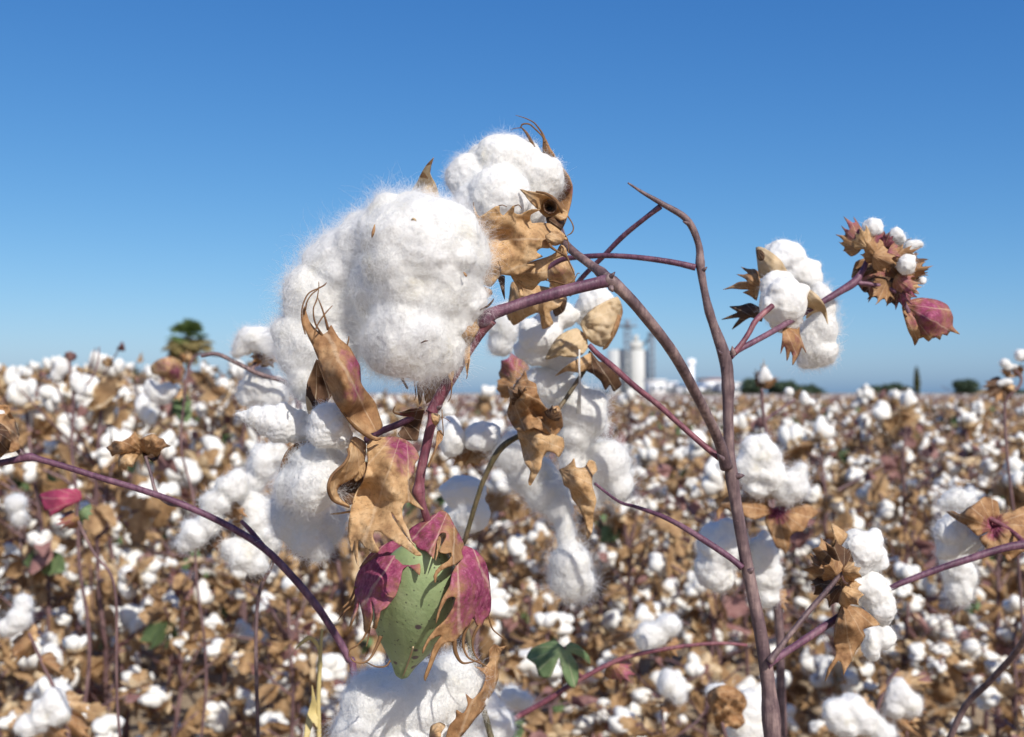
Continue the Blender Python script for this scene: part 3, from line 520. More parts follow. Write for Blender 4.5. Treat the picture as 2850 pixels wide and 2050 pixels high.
# --- the green boll in its red bracts
B4 = boll('green_boll', label='unopened green boll wrapped in torn red bracts')
def green_body():
    b0 = np.array([1190, 1500.]); t0 = np.array([1117, 1889.]); ax = t0 - b0; Ln = np.linalg.norm(ax); ax /= Ln; sd = np.array([-ax[1], ax[0]])
    prof = cr([(0, .15), (.06, .5), (.16, .80), (.32, .98), (.48, 1.0), (.60, .93), (.72, .74), (.82, .50), (.90, .30), (.955, .20), (.985, .13), (1.0, .02)], 5)
    S = 64; V = []; D = D0 - .001
    for t, r in prof:
        for k in range(S):
            a = 2 * np.pi * k / S
            fac = 1 + .11 * (np.abs(np.cos(1.5 * (a - R(108)))) ** .7 - .6) * min(1, 1.5 * t) + .02 * math.cos(3 * (a - R(118)))
            rr = 115 * r * fac
            x, y = b0 + ax * t * Ln + sd * (rr * math.cos(a)) ; z = -rr * math.sin(a) * .95
            V.append(P(x, y, D + (z + (t - .35) * 150) * D0 / FX))
    n = len(prof); F = [(i * S + j, i * S + (j + 1) % S, (i + 1) * S + (j + 1) % S, (i + 1) * S + j) for i in range(n - 1) for j in range(S)]
    F.append(tuple(range(S))); F.append(tuple(range((n - 1) * S, n * S))[::-1])
    m, nt, out = newmat('green_boll_skin'); v = obj_coord(nt)
    n1 = noise_tex(nt, v, 70, 4); c = ramp(nt, n1.outputs['Fac'], [(.3, (.21, .28, .125)), (.55, (.29, .365, .18)), (.75, (.37, .435, .245))]).outputs['Color']
    vo = N(nt, 'ShaderNodeTexVoronoi'); vo.inputs['Scale'].default_value = 420; L(nt, v, vo.inputs['Vector'])
    nd = noise_tex(nt, v, 160, 3); 
    dots = ramp(nt, vo.outputs['Distance'], [(.10, (1, 1, 1)), (.22, (0, 0, 0))])
    dm = N(nt, 'ShaderNodeMath', operation='MULTIPLY'); L(nt, dots.outputs['Color'], dm.inputs[0])
    d2 = ramp(nt, nd.outputs['Fac'], [(.36, (0, 0, 0)), (.50, (.9, .9, .9))]); L(nt, d2.outputs['Color'], dm.inputs[1])
    c = mixc(nt, dm.outputs[0], c, (.07, .06, .05))
    vo2 = N(nt, 'ShaderNodeTexVoronoi'); vo2.inputs['Scale'].default_value = 130; L(nt, v, vo2.inputs['Vector'])
    big = ramp(nt, vo2.outputs['Distance'], [(.15, (.9, .9, .9)), (.22, (0, 0, 0))])
    vc = N(nt, 'ShaderNodeMath', operation='GREATER_THAN'); sx = N(nt, 'ShaderNodeSeparateColor'); L(nt, vo2.outputs['Color'], sx.inputs[0]); L(nt, sx.outputs[0], vc.inputs[0]); vc.inputs[1].default_value = .45
    bm_ = N(nt, 'ShaderNodeMath', operation='MULTIPLY'); L(nt, big.outputs['Color'], bm_.inputs[0]); L(nt, vc.outputs[0], bm_.inputs[1])
    c = mixc(nt, bm_.outputs[0], c, (.085, .05, .07))
    p = N(nt, 'ShaderNodeBsdfPrincipled'); p.inputs['Roughness'].default_value = .48; p.inputs['Specular IOR Level'].default_value = .35
    L(nt, c, p.inputs['Base Color']); b = N(nt, 'ShaderNodeBump'); b.inputs['Strength'].default_value = .5; b.inputs['Distance'].default_value = .0006
    nb = noise_tex(nt, v, 420, 4, .6); L(nt, nb.outputs['Fac'], b.inputs['Height']); L(nt, b.outputs['Normal'], p.inputs['Normal']); L(nt, p.outputs[0], out.inputs['Surface'])
    mk('boll_body', V, F, m, B4)
    k = mk('boll_ridge', *merge([strand([(1150, 1800, -8, 5), (1142, 1826, -2.5, 5), (1132, 1855, 4.5, 5), (1122, 1880, 10.5, 4)], n=9)]), M_PALE, B4)
green_body()
sheet('bract', B4, [(992, 1608), (1004, 1582), (1044, 1554), (1087, 1546), (1136, 1549), (1160, 1552), (1170, 1575), (1168, 1600), (1151, 1585), (1136, 1575), (1121, 1584), (1115, 1615), (1105, 1648), (1094, 1668), (1075, 1690), (1056, 1701), (1072, 1684), (1084, 1660), (1079, 1642), (1072, 1630), (1067, 1648), (1064, 1668), (1059, 1700), (1052, 1730), (1046, 1750), (1038, 1746), (1044, 1720), (1042, 1695), (1034, 1672), (1036, 1695), (1036, 1720), (1023, 1763), (1014, 1752), (1012, 1720), (1008, 1700), (1000, 1670), (996, 1690), (988, 1715), (971, 1756), (978, 1722), (988, 1690), (989, 1660), (988, 1632)],
      [(992, 1625, -1.2), (1044, 1554, -6.2), (1136, 1549, -12.4), (1168, 1598, -21.1), (1121, 1582, -17.4), (1060, 1610, -18.6), (1020, 1650, -13.6), (1090, 1665, -20.5), (1072, 1632, -19.2), (1056, 1700, -22.3), (1046, 1748, -19.8), (1023, 1760, -13.6), (971, 1755, -5.0), (1000, 1670, -8.7), (1038, 1672, -17.4)],
      M_PINKB, fan=(1170, 1440), bump=1.6, bsc=20, h=5, thick=.0006, pink=[(1060, 1585, 95, 1.1), (1020, 1640, 75, 1.1), (1095, 1610, 60, 1.), (1120, 1565, 50, .95), (1050, 1660, 45, .9)],
      extra=[[(990, 1632, -2.5, 8), (982, 1655, -3.1, 7), (971, 1674, -3.7, 7), (955, 1690, -5.0, 6), (938, 1701, -5.6, 3)], [(990, 1662, -3.1, 7), (978, 1684, -3.7, 6), (958, 1702, -5.0, 5), (940, 1727, -6.2, 2)],
             [(1023, 1750, -13.0, 7), (1012, 1775, -13.0, 6), (992, 1797, -13.6, 5), (974, 1808, -13.6, 4), (971, 1830, -13.6, 2)], [(1060, 1770, -11.2, 12), (1050, 1795, -12.4, 9), (1032, 1829, -14.9, 6), (1010, 1844, -16.1, 5), (982, 1838, -16.7, 4), (972, 1815, -16.7, 3)],
             [(1086, 1838, -5.0, 5), (1074, 1853, -6.2, 5), (1047, 1855, -7.4, 4), (1017, 1842, -8.7, 3), (1000, 1846, -9.3, 2)], [(1030, 1745, -14.9, 5), (1024, 1780, -14.9, 4), (1019, 1800, -15.5, 2)]])
sheet('bract', B4, [(1139, 1476), (1160, 1460), (1185, 1446), (1212, 1430), (1231, 1420), (1249, 1433), (1265, 1464), (1280, 1492), (1292, 1520), (1287, 1553), (1266, 1570), (1236, 1582), (1218, 1598), (1211, 1622), (1207, 1605), (1213, 1588), (1228, 1572), (1247, 1560), (1258, 1545), (1256, 1537), (1240, 1540), (1222, 1534), (1232, 1512), (1241, 1495), (1240, 1483), (1228, 1482), (1220, 1492), (1215, 1508), (1211, 1530), (1206, 1555), (1200, 1548), (1185, 1534), (1166, 1526), (1148, 1510)],
      [(1139, 1476, -3.7), (1231, 1420, 2.5), (1292, 1520, 1.2), (1205, 1470, -9.9), (1206, 1552, -24.8), (1185, 1532, -19.8), (1211, 1620, -27.3), (1258, 1542, -19.8), (1270, 1560, -17.4), (1240, 1490, -13.6), (1222, 1532, -22.3), (1160, 1510, -12.4), (1265, 1480, -6.2)],
      M_PINKB, fan=(1262, 1380), bump=2.2, bsc=16, h=5, thick=.0006, pink=[(1175, 1490, 60, 1.1), (1205, 1450, 38, 1.), (1278, 1495, 18, .8), (1262, 1460, 14, .7)])
sheet('bract', B4, [(1290, 1520), (1320, 1529), (1335, 1543), (1348, 1559), (1358, 1590), (1363, 1633), (1366, 1670), (1364, 1700), (1357, 1716), (1348, 1722), (1338, 1745), (1326, 1738), (1320, 1716), (1308, 1734), (1283, 1765), (1264, 1784), (1240, 1788), (1226, 1800), (1212, 1826), (1200, 1856), (1183, 1895), (1180, 1884), (1192, 1848), (1202, 1815), (1210, 1795), (1228, 1768), (1212, 1772), (1195, 1784), (1176, 1818), (1178, 1804), (1192, 1775), (1216, 1746), (1240, 1724), (1259, 1694), (1268, 1664), (1258, 1660), (1244, 1666), (1230, 1690), (1213, 1735), (1218, 1704), (1232, 1664), (1252, 1628), (1258, 1596), (1276, 1560)],
      [(1290, 1520, -3.7), (1358, 1590, 0.0), (1365, 1690, 3.7), (1310, 1620, -16.1), (1258, 1600, -20.5), (1262, 1662, -23.6), (1213, 1734, -26.0), (1259, 1694, -22.3), (1176, 1817, -27.3), (1228, 1766, -22.9), (1290, 1740, -13.6), (1183, 1893, -23.6), (1264, 1784, -16.1), (1336, 1742, -2.5), (1325, 1660, -11.2), (1345, 1560, -5.0)],
      M_PINKB, fan=(1270, 1420), bump=1.6, bsc=22, h=5, thick=.0006, pink=[(1330, 1600, 80, 1.1), (1345, 1670, 75, 1.1), (1310, 1660, 55, .95), (1310, 1550, 50, 1.1), (1290, 1710, 56, .75)],
      extra=[[(1358, 1706, 3.1, 7), (1369, 1746, 2.5, 5), (1387, 1765, 1.9, 4), (1410, 1781, 1.2, 2)], [(1316, 1722, -8.7, 13), (1296, 1752, -9.3, 11), (1289, 1793, -9.9, 8), (1303, 1829, -10.5, 6), (1335, 1844, -10.5, 5), (1356, 1855, -10.5, 2)],
             [(1334, 1738, -3.1, 10), (1316, 1777, -4.3, 7), (1320, 1818, -5.0, 5), (1341, 1845, -5.6, 2)], [(1264, 1776, -16.1, 15), (1268, 1815, -15.5, 12), (1285, 1843, -14.9, 7), (1310, 1843, -14.9, 4), (1334, 1836, -14.9, 2)]])
sheet('bract', B4, [(1216, 1500), (1222, 1490), (1228, 1500), (1222, 1530), (1212, 1560)], [(1220, 1495, -12.4), (1212, 1558, -24.8), (1225, 1510, -16.1)], M_BROWN, bump=.5, h=4)
# thin torn shadow-side bract behind left top
sheet('bract', B4, [(1000, 1582), (1030, 1540), (1075, 1512), (1110, 1500), (1150, 1500), (1180, 1530), (1172, 1556), (1120, 1550), (1050, 1556)], [(1000, 1582, -1.2), (1110, 1500, 2.5), (1160, 1545, -11.2), (1180, 1510, -2.5)], M_PINKB, bump=1.5, h=6, pink=[(1090, 1530, 90, 1.)])
# ------------------------------------------------------------------ softer clusters further back
def bract_px(parent, bx, by, tx, ty, w, dz, d, mat, teeth=5, tl=.30, cup=8., seed=0, name='bract', pink=(), spread=50):
    """toothed bract from its base point to its tip, in photo px, with depth offset dz (mm) at base and tip"""
    r = random.Random(seed * 13 + int(bx + by)); ax = np.array([tx - bx, ty - by], float); Ln = np.linalg.norm(ax); ax /= Ln; sd = np.array([-ax[1], ax[0]])
    pts = [(0.0, 0.0), (.06, .25), (.20, .42)]
    for k in range(teeth):
        a0 = -spread + 2 * spread * k / (teeth - 1); half = spread / (teeth - 1)
        pk = 1 - tl * .55 * abs(a0 / spread) + r.uniform(-.08, .06); vl = (1 - tl) * (1 - .12 * abs(a0 / spread)) + r.uniform(-.05, .05)
        for a, rr in ((a0 - half * .25, (pk + vl) / 2), (a0 + r.uniform(-5, 5), pk), (a0 + half * .25, (pk + vl) / 2), (a0 + half, vl)):
            if a > spread + 1: break
            pts.append((rr * math.cos(R(a)) * 1.0, -rr * math.sin(R(a)) * .62))
    pts += [(.20, -.42), (.06, -.25)]
    mirror = [(s, t) for s, t in pts]
    out = [np.array([bx, by]) + ax * s * Ln + sd * (t * w * -1.4) for s, t in mirror]
    dz0, dz1 = dz if isinstance(dz, tuple) else (dz, dz)
    ctl = []
    for s in (0, .35, .7, 1.0):
        for t in (-.5, 0, .5):
            q = np.array([bx, by]) + ax * s * Ln + sd * t * w
            ctl.append((q[0], q[1], dz0 + (dz1 - dz0) * s ** 1.3 + cup * (abs(t) * 2) ** 2 * (1 if s < .9 else .5) + r.uniform(-1, 1) * cup * .25))
    return sheet(name, parent, out, ctl, mat, d=d, h=max(6, Ln / 14), bump=cup * .25, bsc=Ln / 3.5, pink=pink, seed=seed, thick=.0004)

# right cluster, on the branch right of the main stem
d1 = .565
C1 = boll(label='open boll drooping against the sky just right of the main stem')
lint(C1, [(2182, 722, 14, 62, 56), (2238, 768, 16, 50, 50), (2205, 750, 14, 55, 50), (2180, 838, -16, 66, 72), (2165, 800, -12, 52, 50), (2185, 885, -14, 46, 40)], d=d1, vox=5, nz=(.09, .05), fib=4000, fl=26, seed=6)
lint(C1, [(2283, 850, 8, 38, 60), (2286, 915, 8, 42, 66), (2280, 975, 8, 52, 46), (2262, 945, 10, 50, 60), (2250, 1005, 10, 34, 22)], d=d1, vox=5, nz=(.08, .04), fib=5000, fl=48, lift=.45, seed=7)
sheet('carpel', C1, [(2104, 688), (2122, 688), (2140, 697), (2160, 712), (2176, 728), (2190, 752), (2196, 770), (2175, 780), (2140, 785), (2114, 770), (2108, 730)], [(2104, 688, -2), (2190, 755, -6), (2114, 770, -4), (2150, 735, -16), (2196, 772, -8)], M_PALE, d=d1, bump=2, h=7)
sheet('carpel_hole', C1, [(2106, 695), (2118, 694), (2128, 706), (2126, 722), (2114, 726), (2107, 712)], [(2106, 695, -12), (2128, 710, -16), (2114, 726, -14)], M_DARK, d=d1, bump=.5, h=5)  # shade of the husk hollow, painted as a dark sheet
sheet('bract', C1, [(2114, 800), (2106, 836), (2092, 826), (2078, 818), (2067, 813), (2085, 806), (2060, 805), (2036, 803), (2011, 806), (2036, 795), (2056, 784), (2080, 782), (2068, 772), (2050, 763), (2072, 764), (2082, 760), (2070, 750), (2062, 742), (2082, 748), (2102, 749), (2116, 765)], [(2114, 800, 0), (2062, 742, 8), (2011, 806, 10), (2090, 780, -4), (2106, 836, 4)], M_BROWN, d=d1, bump=2, h=6)
sheet('bract', C1, [(2120, 895), (2100, 886), (2089, 883), (2075, 890), (2058, 903), (2037, 917), (2046, 900), (2058, 884), (2036, 886), (2007, 889), (2035, 876), (2052, 868), (2040, 860), (2030, 852), (2060, 850), (2089, 843), (2122, 862)], [(2120, 890, 4), (2037, 917, 14), (2007, 889, 14), (2089, 843, 8), (2085, 870, 2)], M_DARK, d=d1, bump=2, h=6)
sheet('bract', C1, [(2175, 890), (2222, 905), (2226, 930), (2244, 982), (2232, 966), (2224, 985), (2206, 1016), (2206, 990), (2200, 976), (2196, 990), (2190, 1004), (2188, 980), (2183, 963), (2172, 985), (2176, 950), (2178, 916)], [(2175, 890, -16), (2222, 905, -14), (2206, 1016, -18), (2244, 982, -10), (2200, 940, -26)], M_BROWN, d=d1, bump=2, h=6, pink=[(2200, 970, 40, .35)])
sheet('carpel', C1, [(2240, 798), (2260, 808), (2278, 824), (2292, 842), (2300, 862), (2304, 902), (2294, 880), (2284, 866), (2262, 872), (2244, 886), (2246, 850)], [(2240, 800, -14), (2300, 862, -16), (2262, 872, -8), (2304, 902, -18), (2265, 835, -24)], M_PALE, d=d1, bump=1.5, h=6)
# far right cluster
d2 = .575
C2 = boll(label='spiky brown burr with small white locks at the far end of the right branch')
lint(C2, [(2428, 634, -4, 28, 29), (2420, 648, -2, 20, 22)], d=d2, fib=700, fl=18, lift=.4, nz=(.14, .06), seed=8)
lint(C2, [(2494, 652, -2, 20, 20), (2506, 664, 0, 15, 17)], d=d2, fib=700, fl=18, lift=.4, nz=(.14, .06), seed=9)
lint(C2, [(2545, 680, -4, 26, 13), (2530, 692, -4, 17, 13)], d=d2, fib=700, fl=18, lift=.4, nz=(.14, .06), seed=10)
lint(C2, [(2522, 737, -14, 26, 27), (2530, 716, -12, 19, 16), (2566, 780, -4, 13, 12)], d=d2, fib=700, fl=18, lift=.4, nz=(.14, .06), seed=11)
for i, (bx, by, tx, ty, w, a, b, m) in enumerate([(2405, 690, 2350, 600, 70, 0, 4, M_BROWN), (2400, 690, 2326, 650, 60, 0, 6, M_BROWN), (2415, 690, 2390, 625, 60, -8, -12, M_TAN), (2420, 695, 2465, 640, 60, -8, -8, M_BROWN), (2430, 700, 2490, 660, 60, 8, 8, M_DARK),
        (2440, 710, 2540, 660, 70, 10, 14, M_DARK), (2470, 700, 2510, 715, 50, -14, -14, M_BROWN), (2500, 760, 2585, 715, 90, 6, 10, M_DARK), (2500, 760, 2590, 765, 60, -2, -4, M_DARK), (2450, 720, 2420, 840, 110, 6, 4, M_BROWN),
        (2440, 770, 2450, 845, 90, 4, 2, M_DARK), (2500, 790, 2570, 800, 60, -6, -10, M_TAN), (2490, 800, 2495, 860, 80, 2, 0, M_BROWN), (2440, 745, 2372, 770, 50, 4, 8, M_DARK), (2480, 700, 2440, 745, 90, -6, -12, M_BROWN), (2460, 690, 2478, 640, 40, -10, -14, M_DARK), (2480, 720, 2560, 690, 44, -12, -16, M_BROWN), (2500, 760, 2598, 740, 50, -10, -14, M_BROWN), (2490, 770, 2560, 815, 60, -12, -16, M_BROWN), (2450, 720, 2400, 660, 60, -12, -18, M_BROWN), (2470, 780, 2440, 850, 70, -8, -14, M_BROWN), (2500, 800, 2540, 850, 70, -8, -12, M_DARK), (2430, 710, 2500, 735, 60, -14, -20, M_BROWN)]):
    bract_px(C2, bx, by, tx, ty, w, (a, b), d2, m, seed=i, cup=4, pink=[((bx + tx) / 2, (by + ty) / 2, 40, .55 * (i % 3 == 0))])
C3 = boll('young_boll', label='closed boll in dusky pink bracts at the tip of the right branch')
sheet('bract', C3, [(2512, 846), (2535, 833), (2565, 828), (2606, 834), (2636, 848), (2652, 880), (2652, 908), (2672, 930), (2644, 922), (2636, 934), (2622, 930), (2616, 946), (2600, 936), (2584, 950), (2570, 938), (2556, 942), (2548, 905), (2532, 872)],
      [(2512, 846, 2), (2606, 834, 4), (2652, 900, 6), (2590, 885, -14), (2560, 940, 0), (2620, 930, 2), (2548, 905, -3)], M_PINKB, d=d2, bump=4, bsc=26, h=7, pink=[(2590, 865, 60, 1.), (2620, 900, 36, .8)])
sheet('bract', C3, [(2510, 852), (2530, 862), (2548, 890), (2562, 930), (2556, 946), (2546, 962), (2538, 940), (2528, 922), (2518, 890)], [(2510, 852, 0), (2562, 930, -6), (2546, 960, 0), (2530, 900, -8)], M_BROWN, d=d2, bump=3, h=7, pink=[(2545, 890, 24, .8)])
sheet('bract', C3, [(2530, 850), (2580, 850), (2630, 870), (2640, 910), (2600, 940), (2560, 935), (2540, 900)], [(2530, 850, 8), (2640, 900, 14), (2590, 890, 20), (2560, 935, 8)], M_DARK, d=d2, bump=3, h=9, pink=[(2600, 890, 60, .8)])
# centre cluster, behind the big boll's branch
d3 = .60
C4 = boll(label='stringy open boll with pale split husks hanging behind the main branch')
lint(C4, [(1658, 842, 10, 52, 50), (1640, 870, 12, 40, 50), (1560, 876, 4, 50, 36), (1506, 935, 0, 64, 56), (1528, 900, 2, 50, 40), (1458, 972, 2, 30, 30), (1500, 975, 4, 50, 44), (1560, 1010, 14, 50, 40)], d=d3, vox=6, nz=(.10, .06), fib=4000, fl=36, seed=12)
lint(C4, [(1512, 1065, 10, 60, 44), (1560, 1085, 10, 60, 50), (1590, 1130, 10, 60, 60), (1640, 1160, 10, 52, 62), (1600, 1215, 12, 48, 50), (1655, 1115, 12, 36, 30), (1560, 1150, 20, 60, 60), (1590, 1290, 14, 36, 60),
          (1690, 1290, 16, 64, 66), (1720, 1350, 16, 44, 50), (1650, 1340, 20, 50, 60)], d=d3, vox=6, nz=(.07, .04), fib=11000, fl=65, lift=.5, seed=13, sm=6)
lint(C4, [(1440, 1260, 30, 66, 60), (1480, 1320, 32, 70, 60), (1520, 1370, 30, 60, 56), (1556, 1415, 24, 36, 46), (1574, 1480, 20, 26, 56), (1588, 1570, 16, 56, 64), (1596, 1616, 16, 62, 48)], d=.61, vox=6, nz=(.08, .05), fib=12000, fl=70, lift=.5, seed=14, sm=6)
mk('lint_strand', *merge([strand([(1613 + k * 1.2, 972, -20, 2.5), (1612 + k * 1.5, 1020, -19 + k, 2.5), (1614 + k * 2., 1070, -14 - k, 3), (1610 + k * 5, 1150, -2, 4)], d3) for k in (-1, 0, 1)]), M_LINT, C4)
sheet('carpel', C4, [(1518, 1000), (1528, 975), (1545, 948), (1562, 930), (1582, 920), (1604, 914), (1622, 926), (1634, 946), (1636, 966), (1622, 985), (1596, 994), (1560, 990), (1540, 996)], [(1518, 1000, -8), (1604, 914, -6), (1634, 960, -8), (1585, 955, -16), (1560, 990, -16)], M_PALE, d=d3, bump=5, bsc=17, h=6, thick=.0008)
sheet('carpel', C4, [(1616, 898), (1630, 878), (1653, 856), (1685, 838), (1718, 826), (1728, 845), (1724, 880), (1712, 914), (1700, 940), (1678, 965), (1655, 958), (1638, 945), (1622, 922)], [(1616, 898, -6), (1718, 828, 0), (1725, 875, 4), (1678, 962, 0), (1670, 895, -13), (1640, 940, -10)], M_PALE, d=d3, bump=5, bsc=17, h=6, thick=.0008)
sheet('carpel', C4, [(1712, 832), (1728, 842), (1733, 870), (1716, 925), (1690, 968), (1676, 972), (1700, 930), (1718, 880)], [(1712, 832, 0), (1733, 870, 8), (1676, 972, 2), (1712, 900, -4)], M_BROWN, d=d3, bump=1, h=6)
sheet('carpel', C4, [(1545, 1046), (1570, 1022), (1594, 1006), (1625, 990), (1643, 982), (1645, 1010), (1630, 1030), (1608, 1036), (1580, 1032)], [(1545, 1046, -6), (1643, 982, -6), (1600, 1015, -18), (1630, 1030, -10)], M_TAN, d=d3, bump=2, h=6)
sheet('bract', C4, [(1640, 975), (1668, 1005), (1700, 1008), (1740, 1040), (1745, 1056), (1722, 1050), (1730, 1070), (1708, 1090), (1698, 1070), (1684, 1085), (1672, 1060), (1650, 1040), (1632, 1030)], [(1640, 975, -2), (1745, 1050, 4), (1708, 1090, 4), (1680, 1040, -8)], M_DARK, d=d3, bump=3, h=6)
C5 = boll('dead_burr', label='crumpled dark brown empty burr with hanging leaf rags in the middle')
sheet('bract', C5, [(1413, 1072), (1425, 1085), (1438, 1062), (1452, 1048), (1462, 1030), (1470, 1056), (1492, 1068), (1496, 1092), (1508, 1120), (1524, 1138), (1552, 1128), (1562, 1150), (1566, 1185), (1545, 1212), (1520, 1205), (1486, 1190), (1460, 1200), (1434, 1194), (1412, 1150), (1420, 1110)],
      [(1413, 1072, -4), (1462, 1030, -8), (1455, 1110, -30), (1500, 1150, -14), (1566, 1180, -10), (1540, 1150, -30), (1434, 1194, -10), (1490, 1185, -26), (1420, 1140, -6)], M_BROWN, d=d3 - .02, bump=7, bsc=18, h=6, thick=.0005)
bract_px(C5, 1530, 1165, 1552, 1130, 40, (-30, -34), d3 - .02, M_DARK, seed=3, cup=5)
bract_px(C5, 1460, 1120, 1440, 1075, 60, (-20, -36), d3 - .02, M_DARK, seed=4, cup=6)
sheet('bract', C5, [(1440, 1195), (1490, 1190), (1530, 1205), (1566, 1218), (1570, 1245), (1556, 1272), (1545, 1262), (1524, 1256), (1510, 1275), (1506, 1300), (1494, 1322), (1476, 1352), (1470, 1340), (1476, 1310), (1460, 1285), (1450, 1240)],
      [(1440, 1195, -14), (1566, 1220, -6), (1476, 1352, -20), (1500, 1235, -28), (1550, 1265, -12), (1455, 1250, -10), (1500, 1300, -24)], M_TAN, d=d3 - .02, bump=4, bsc=20, h=6)
sheet('bract', C5, [(1556, 1306), (1572, 1300), (1590, 1285), (1598, 1274), (1604, 1300), (1626, 1300), (1640, 1280), (1655, 1284), (1662, 1310), (1650, 1322), (1648, 1350), (1660, 1390), (1652, 1430), (1648, 1480), (1634, 1500), (1628, 1452), (1610, 1410), (1592, 1386), (1585, 1360), (1570, 1350), (1564, 1325)],
      [(1556, 1306, -8), (1598, 1274, -16), (1662, 1310, -10), (1610, 1340, -30), (1640, 1390, -24), (1640, 1490, -20), (1592, 1386, -14)], M_TAN, d=d3, bump=4, bsc=20, h=6)
stem('branch', hero, [(1640, 1010, 150, 12), (1560, 1130, 142, 12), (1525, 1170, 130, 15), (1470, 1200, 128, 14), (1398, 1243, 130, 18), (1355, 1315, 132, 15), (1329, 1385, 134, 14), (1295, 1500, 140, 14), (1270, 1600, 150, 14), (1500, 2300, 120, 20), (2150, 2200, 80, 20)], M_GSTEM)
C6 = boll('young_boll', label='dusky pink wilted boll bract just under the big fluffy boll branch')
for i, (bx, by, tx, ty, w, pk) in enumerate([(1445, 1060, 1405, 985, 90, .9), (1430, 1070, 1440, 980, 70, .7), (1430, 1075, 1375, 1070, 70, 0)]):
    bract_px(C6, bx, by, tx, ty, w * .8, (0, 6), .72, M_PINKB, seed=40 + i, cup=9, teeth=4, tl=.14, pink=[(tx, ty, 60, pk)])
C7 = boll(label='pale boll pair low behind the green stem in the middle')
lint(C7, [(1258, 1222, 0, 38, 50), (1250, 1190, 4, 30, 34)], d=.64, vox=6, fib=1500, fl=20, seed=15)
lint(C7, [(1345, 1213, 0, 48, 42), (1322, 1220, 0, 34, 34)], d=.64, vox=6, fib=1500, fl=18, seed=16)
lint(C7, [(1290, 1370, 20, 60, 50), (1310, 1430, 20, 56, 54), (1270, 1450, 24, 44, 50)], d=.66, vox=6, fib=1500, fl=24, seed=17)
for i, (tx, ty, w, m) in enumerate([(1265, 1290, 80, M_BROWN), (1330, 1300, 100, M_TAN), (1380, 1265, 70, M_BROWN), (1240, 1280, 60, M_TAN)]): bract_px(C7, 1315, 1245, tx, ty, w, (6, 0), .645, m, seed=50 + i, cup=5)
# blurred tan bracts behind the purple branch, on the thin upper twigs
C8 = boll('dead_burr', label='blurred tan bracts hanging behind the purple branch')
sheet('bract', C8, [(1526, 714), (1560, 705), (1585, 730), (1598, 752), (1600, 785), (1575, 795), (1545, 800), (1528, 784), (1520, 750)], [(1526, 714, 0), (1600, 780, 8), (1560, 750, -10), (1530, 790, 0)], M_TAN, d=.56, bump=3, h=8, pink=[(1560, 770, 40, .25)])
sheet('bract', C8, [(1425, 784), (1470, 790), (1530, 800), (1570, 815), (1560, 850), (1530, 868), (1540, 900), (1510, 915), (1500, 870), (1470, 880), (1430, 905), (1412, 870), (1418, 820)], [(1425, 784, 0), (1570, 815, 8), (1480, 830, -14), (1430, 900, 6), (1520, 910, 0)], M_TAN, d=.57, bump=5, h=8)
sheet('bract', C8, [(1530, 790), (1560, 800), (1578, 830), (1570, 865), (1545, 880), (1535, 850)], [(1530, 790, 10), (1578, 830, 12), (1545, 880, 16), (1555, 835, 4)], M_DARK, d=.575, bump=3, h=8)
lint(C8, [(1405, 905, 20, 44, 60), (1395, 950, 20, 36, 44)], d=.66, vox=6, fib=2500, fl=40, seed=18)
sheet('bract', C8, [(1405, 850), (1440, 860), (1452, 880), (1440, 896), (1415, 890)], [(1405, 850, 0), (1452, 880, 4), (1425, 875, -8)], M_DARK, d=.64, bump=3, h=7)

# lower right cluster
d4 = .545
C9 = boll(label='white boll in brown bracts low on the right side of the main stem')
lint(C9, [(2395, 1530, 0, 58, 56), (2380, 1560, 0, 48, 40), (2440, 1556, 4, 32, 36), (2425, 1510, 4, 34, 34)], d=d4, vox=5, nz=(.12, .07), fib=3500, fl=24, seed=19)
lint(C9, [(2415, 1630, 2, 52, 42), (2452, 1688, 2, 42, 52), (2435, 1655, 2, 46, 44), (2455, 1770, 24, 34, 38), (2425, 1790, 24, 26, 50)], d=d4, vox=5, nz=(.12, .07), fib=3000, fl=24, seed=20)
sheet('bract', C9, [(2312, 1456), (2330, 1464), (2359, 1487), (2348, 1510), (2330, 1530), (2317, 1546), (2314, 1510), (2322, 1500)], [(2312, 1456, -10), (2359, 1487, -8), (2317, 1546, -6), (2330, 1500, -16)], M_TAN, d=d4, bump=2, h=6)
sheet('bract', C9, [(2345, 1670), (2360, 1682), (2400, 1694), (2425, 1712), (2449, 1738), (2424, 1744), (2401, 1752), (2408, 1768), (2392, 1798), (2382, 1810), (2370, 1838), (2358, 1858), (2347, 1880), (2344, 1850), (2334, 1838), (2318, 1858), (2296, 1896), (2304, 1860), (2327, 1822), (2320, 1780), (2326, 1730)],
      [(2350, 1675, -6), (2449, 1738, -2), (2347, 1878, -16), (2296, 1894, -10), (2370, 1740, -22), (2330, 1780, -12), (2395, 1795, -10)], M_BROWN, d=d4, bump=4, h=7)
for i, (bx, by, tx, ty, w, a, b, m) in enumerate([(2345, 1600, 2262, 1500, 70, -4, 4, M_BROWN), (2340, 1610, 2240, 1560, 80, 0, 6, M_BROWN), (2345, 1610, 2250, 1640, 70, 0, 4, M_DARK), (2350, 1590, 2310, 1500, 60, -14, -20, M_DARK), (2345, 1590, 2405, 1592, 44, -20, -30, M_TAN),
         (2330, 1600, 2300, 1560, 60, -20, -30, M_BROWN), (2345, 1640, 2400, 1672, 60, -20, -28, M_TAN), (2340, 1630, 2290, 1680, 60, -10, -12, M_DARK)]):
    bract_px(C9, bx, by, tx, ty, w * 1.1, (a, b), d4, m, seed=60 + i, cup=9, teeth=4, tl=.2)

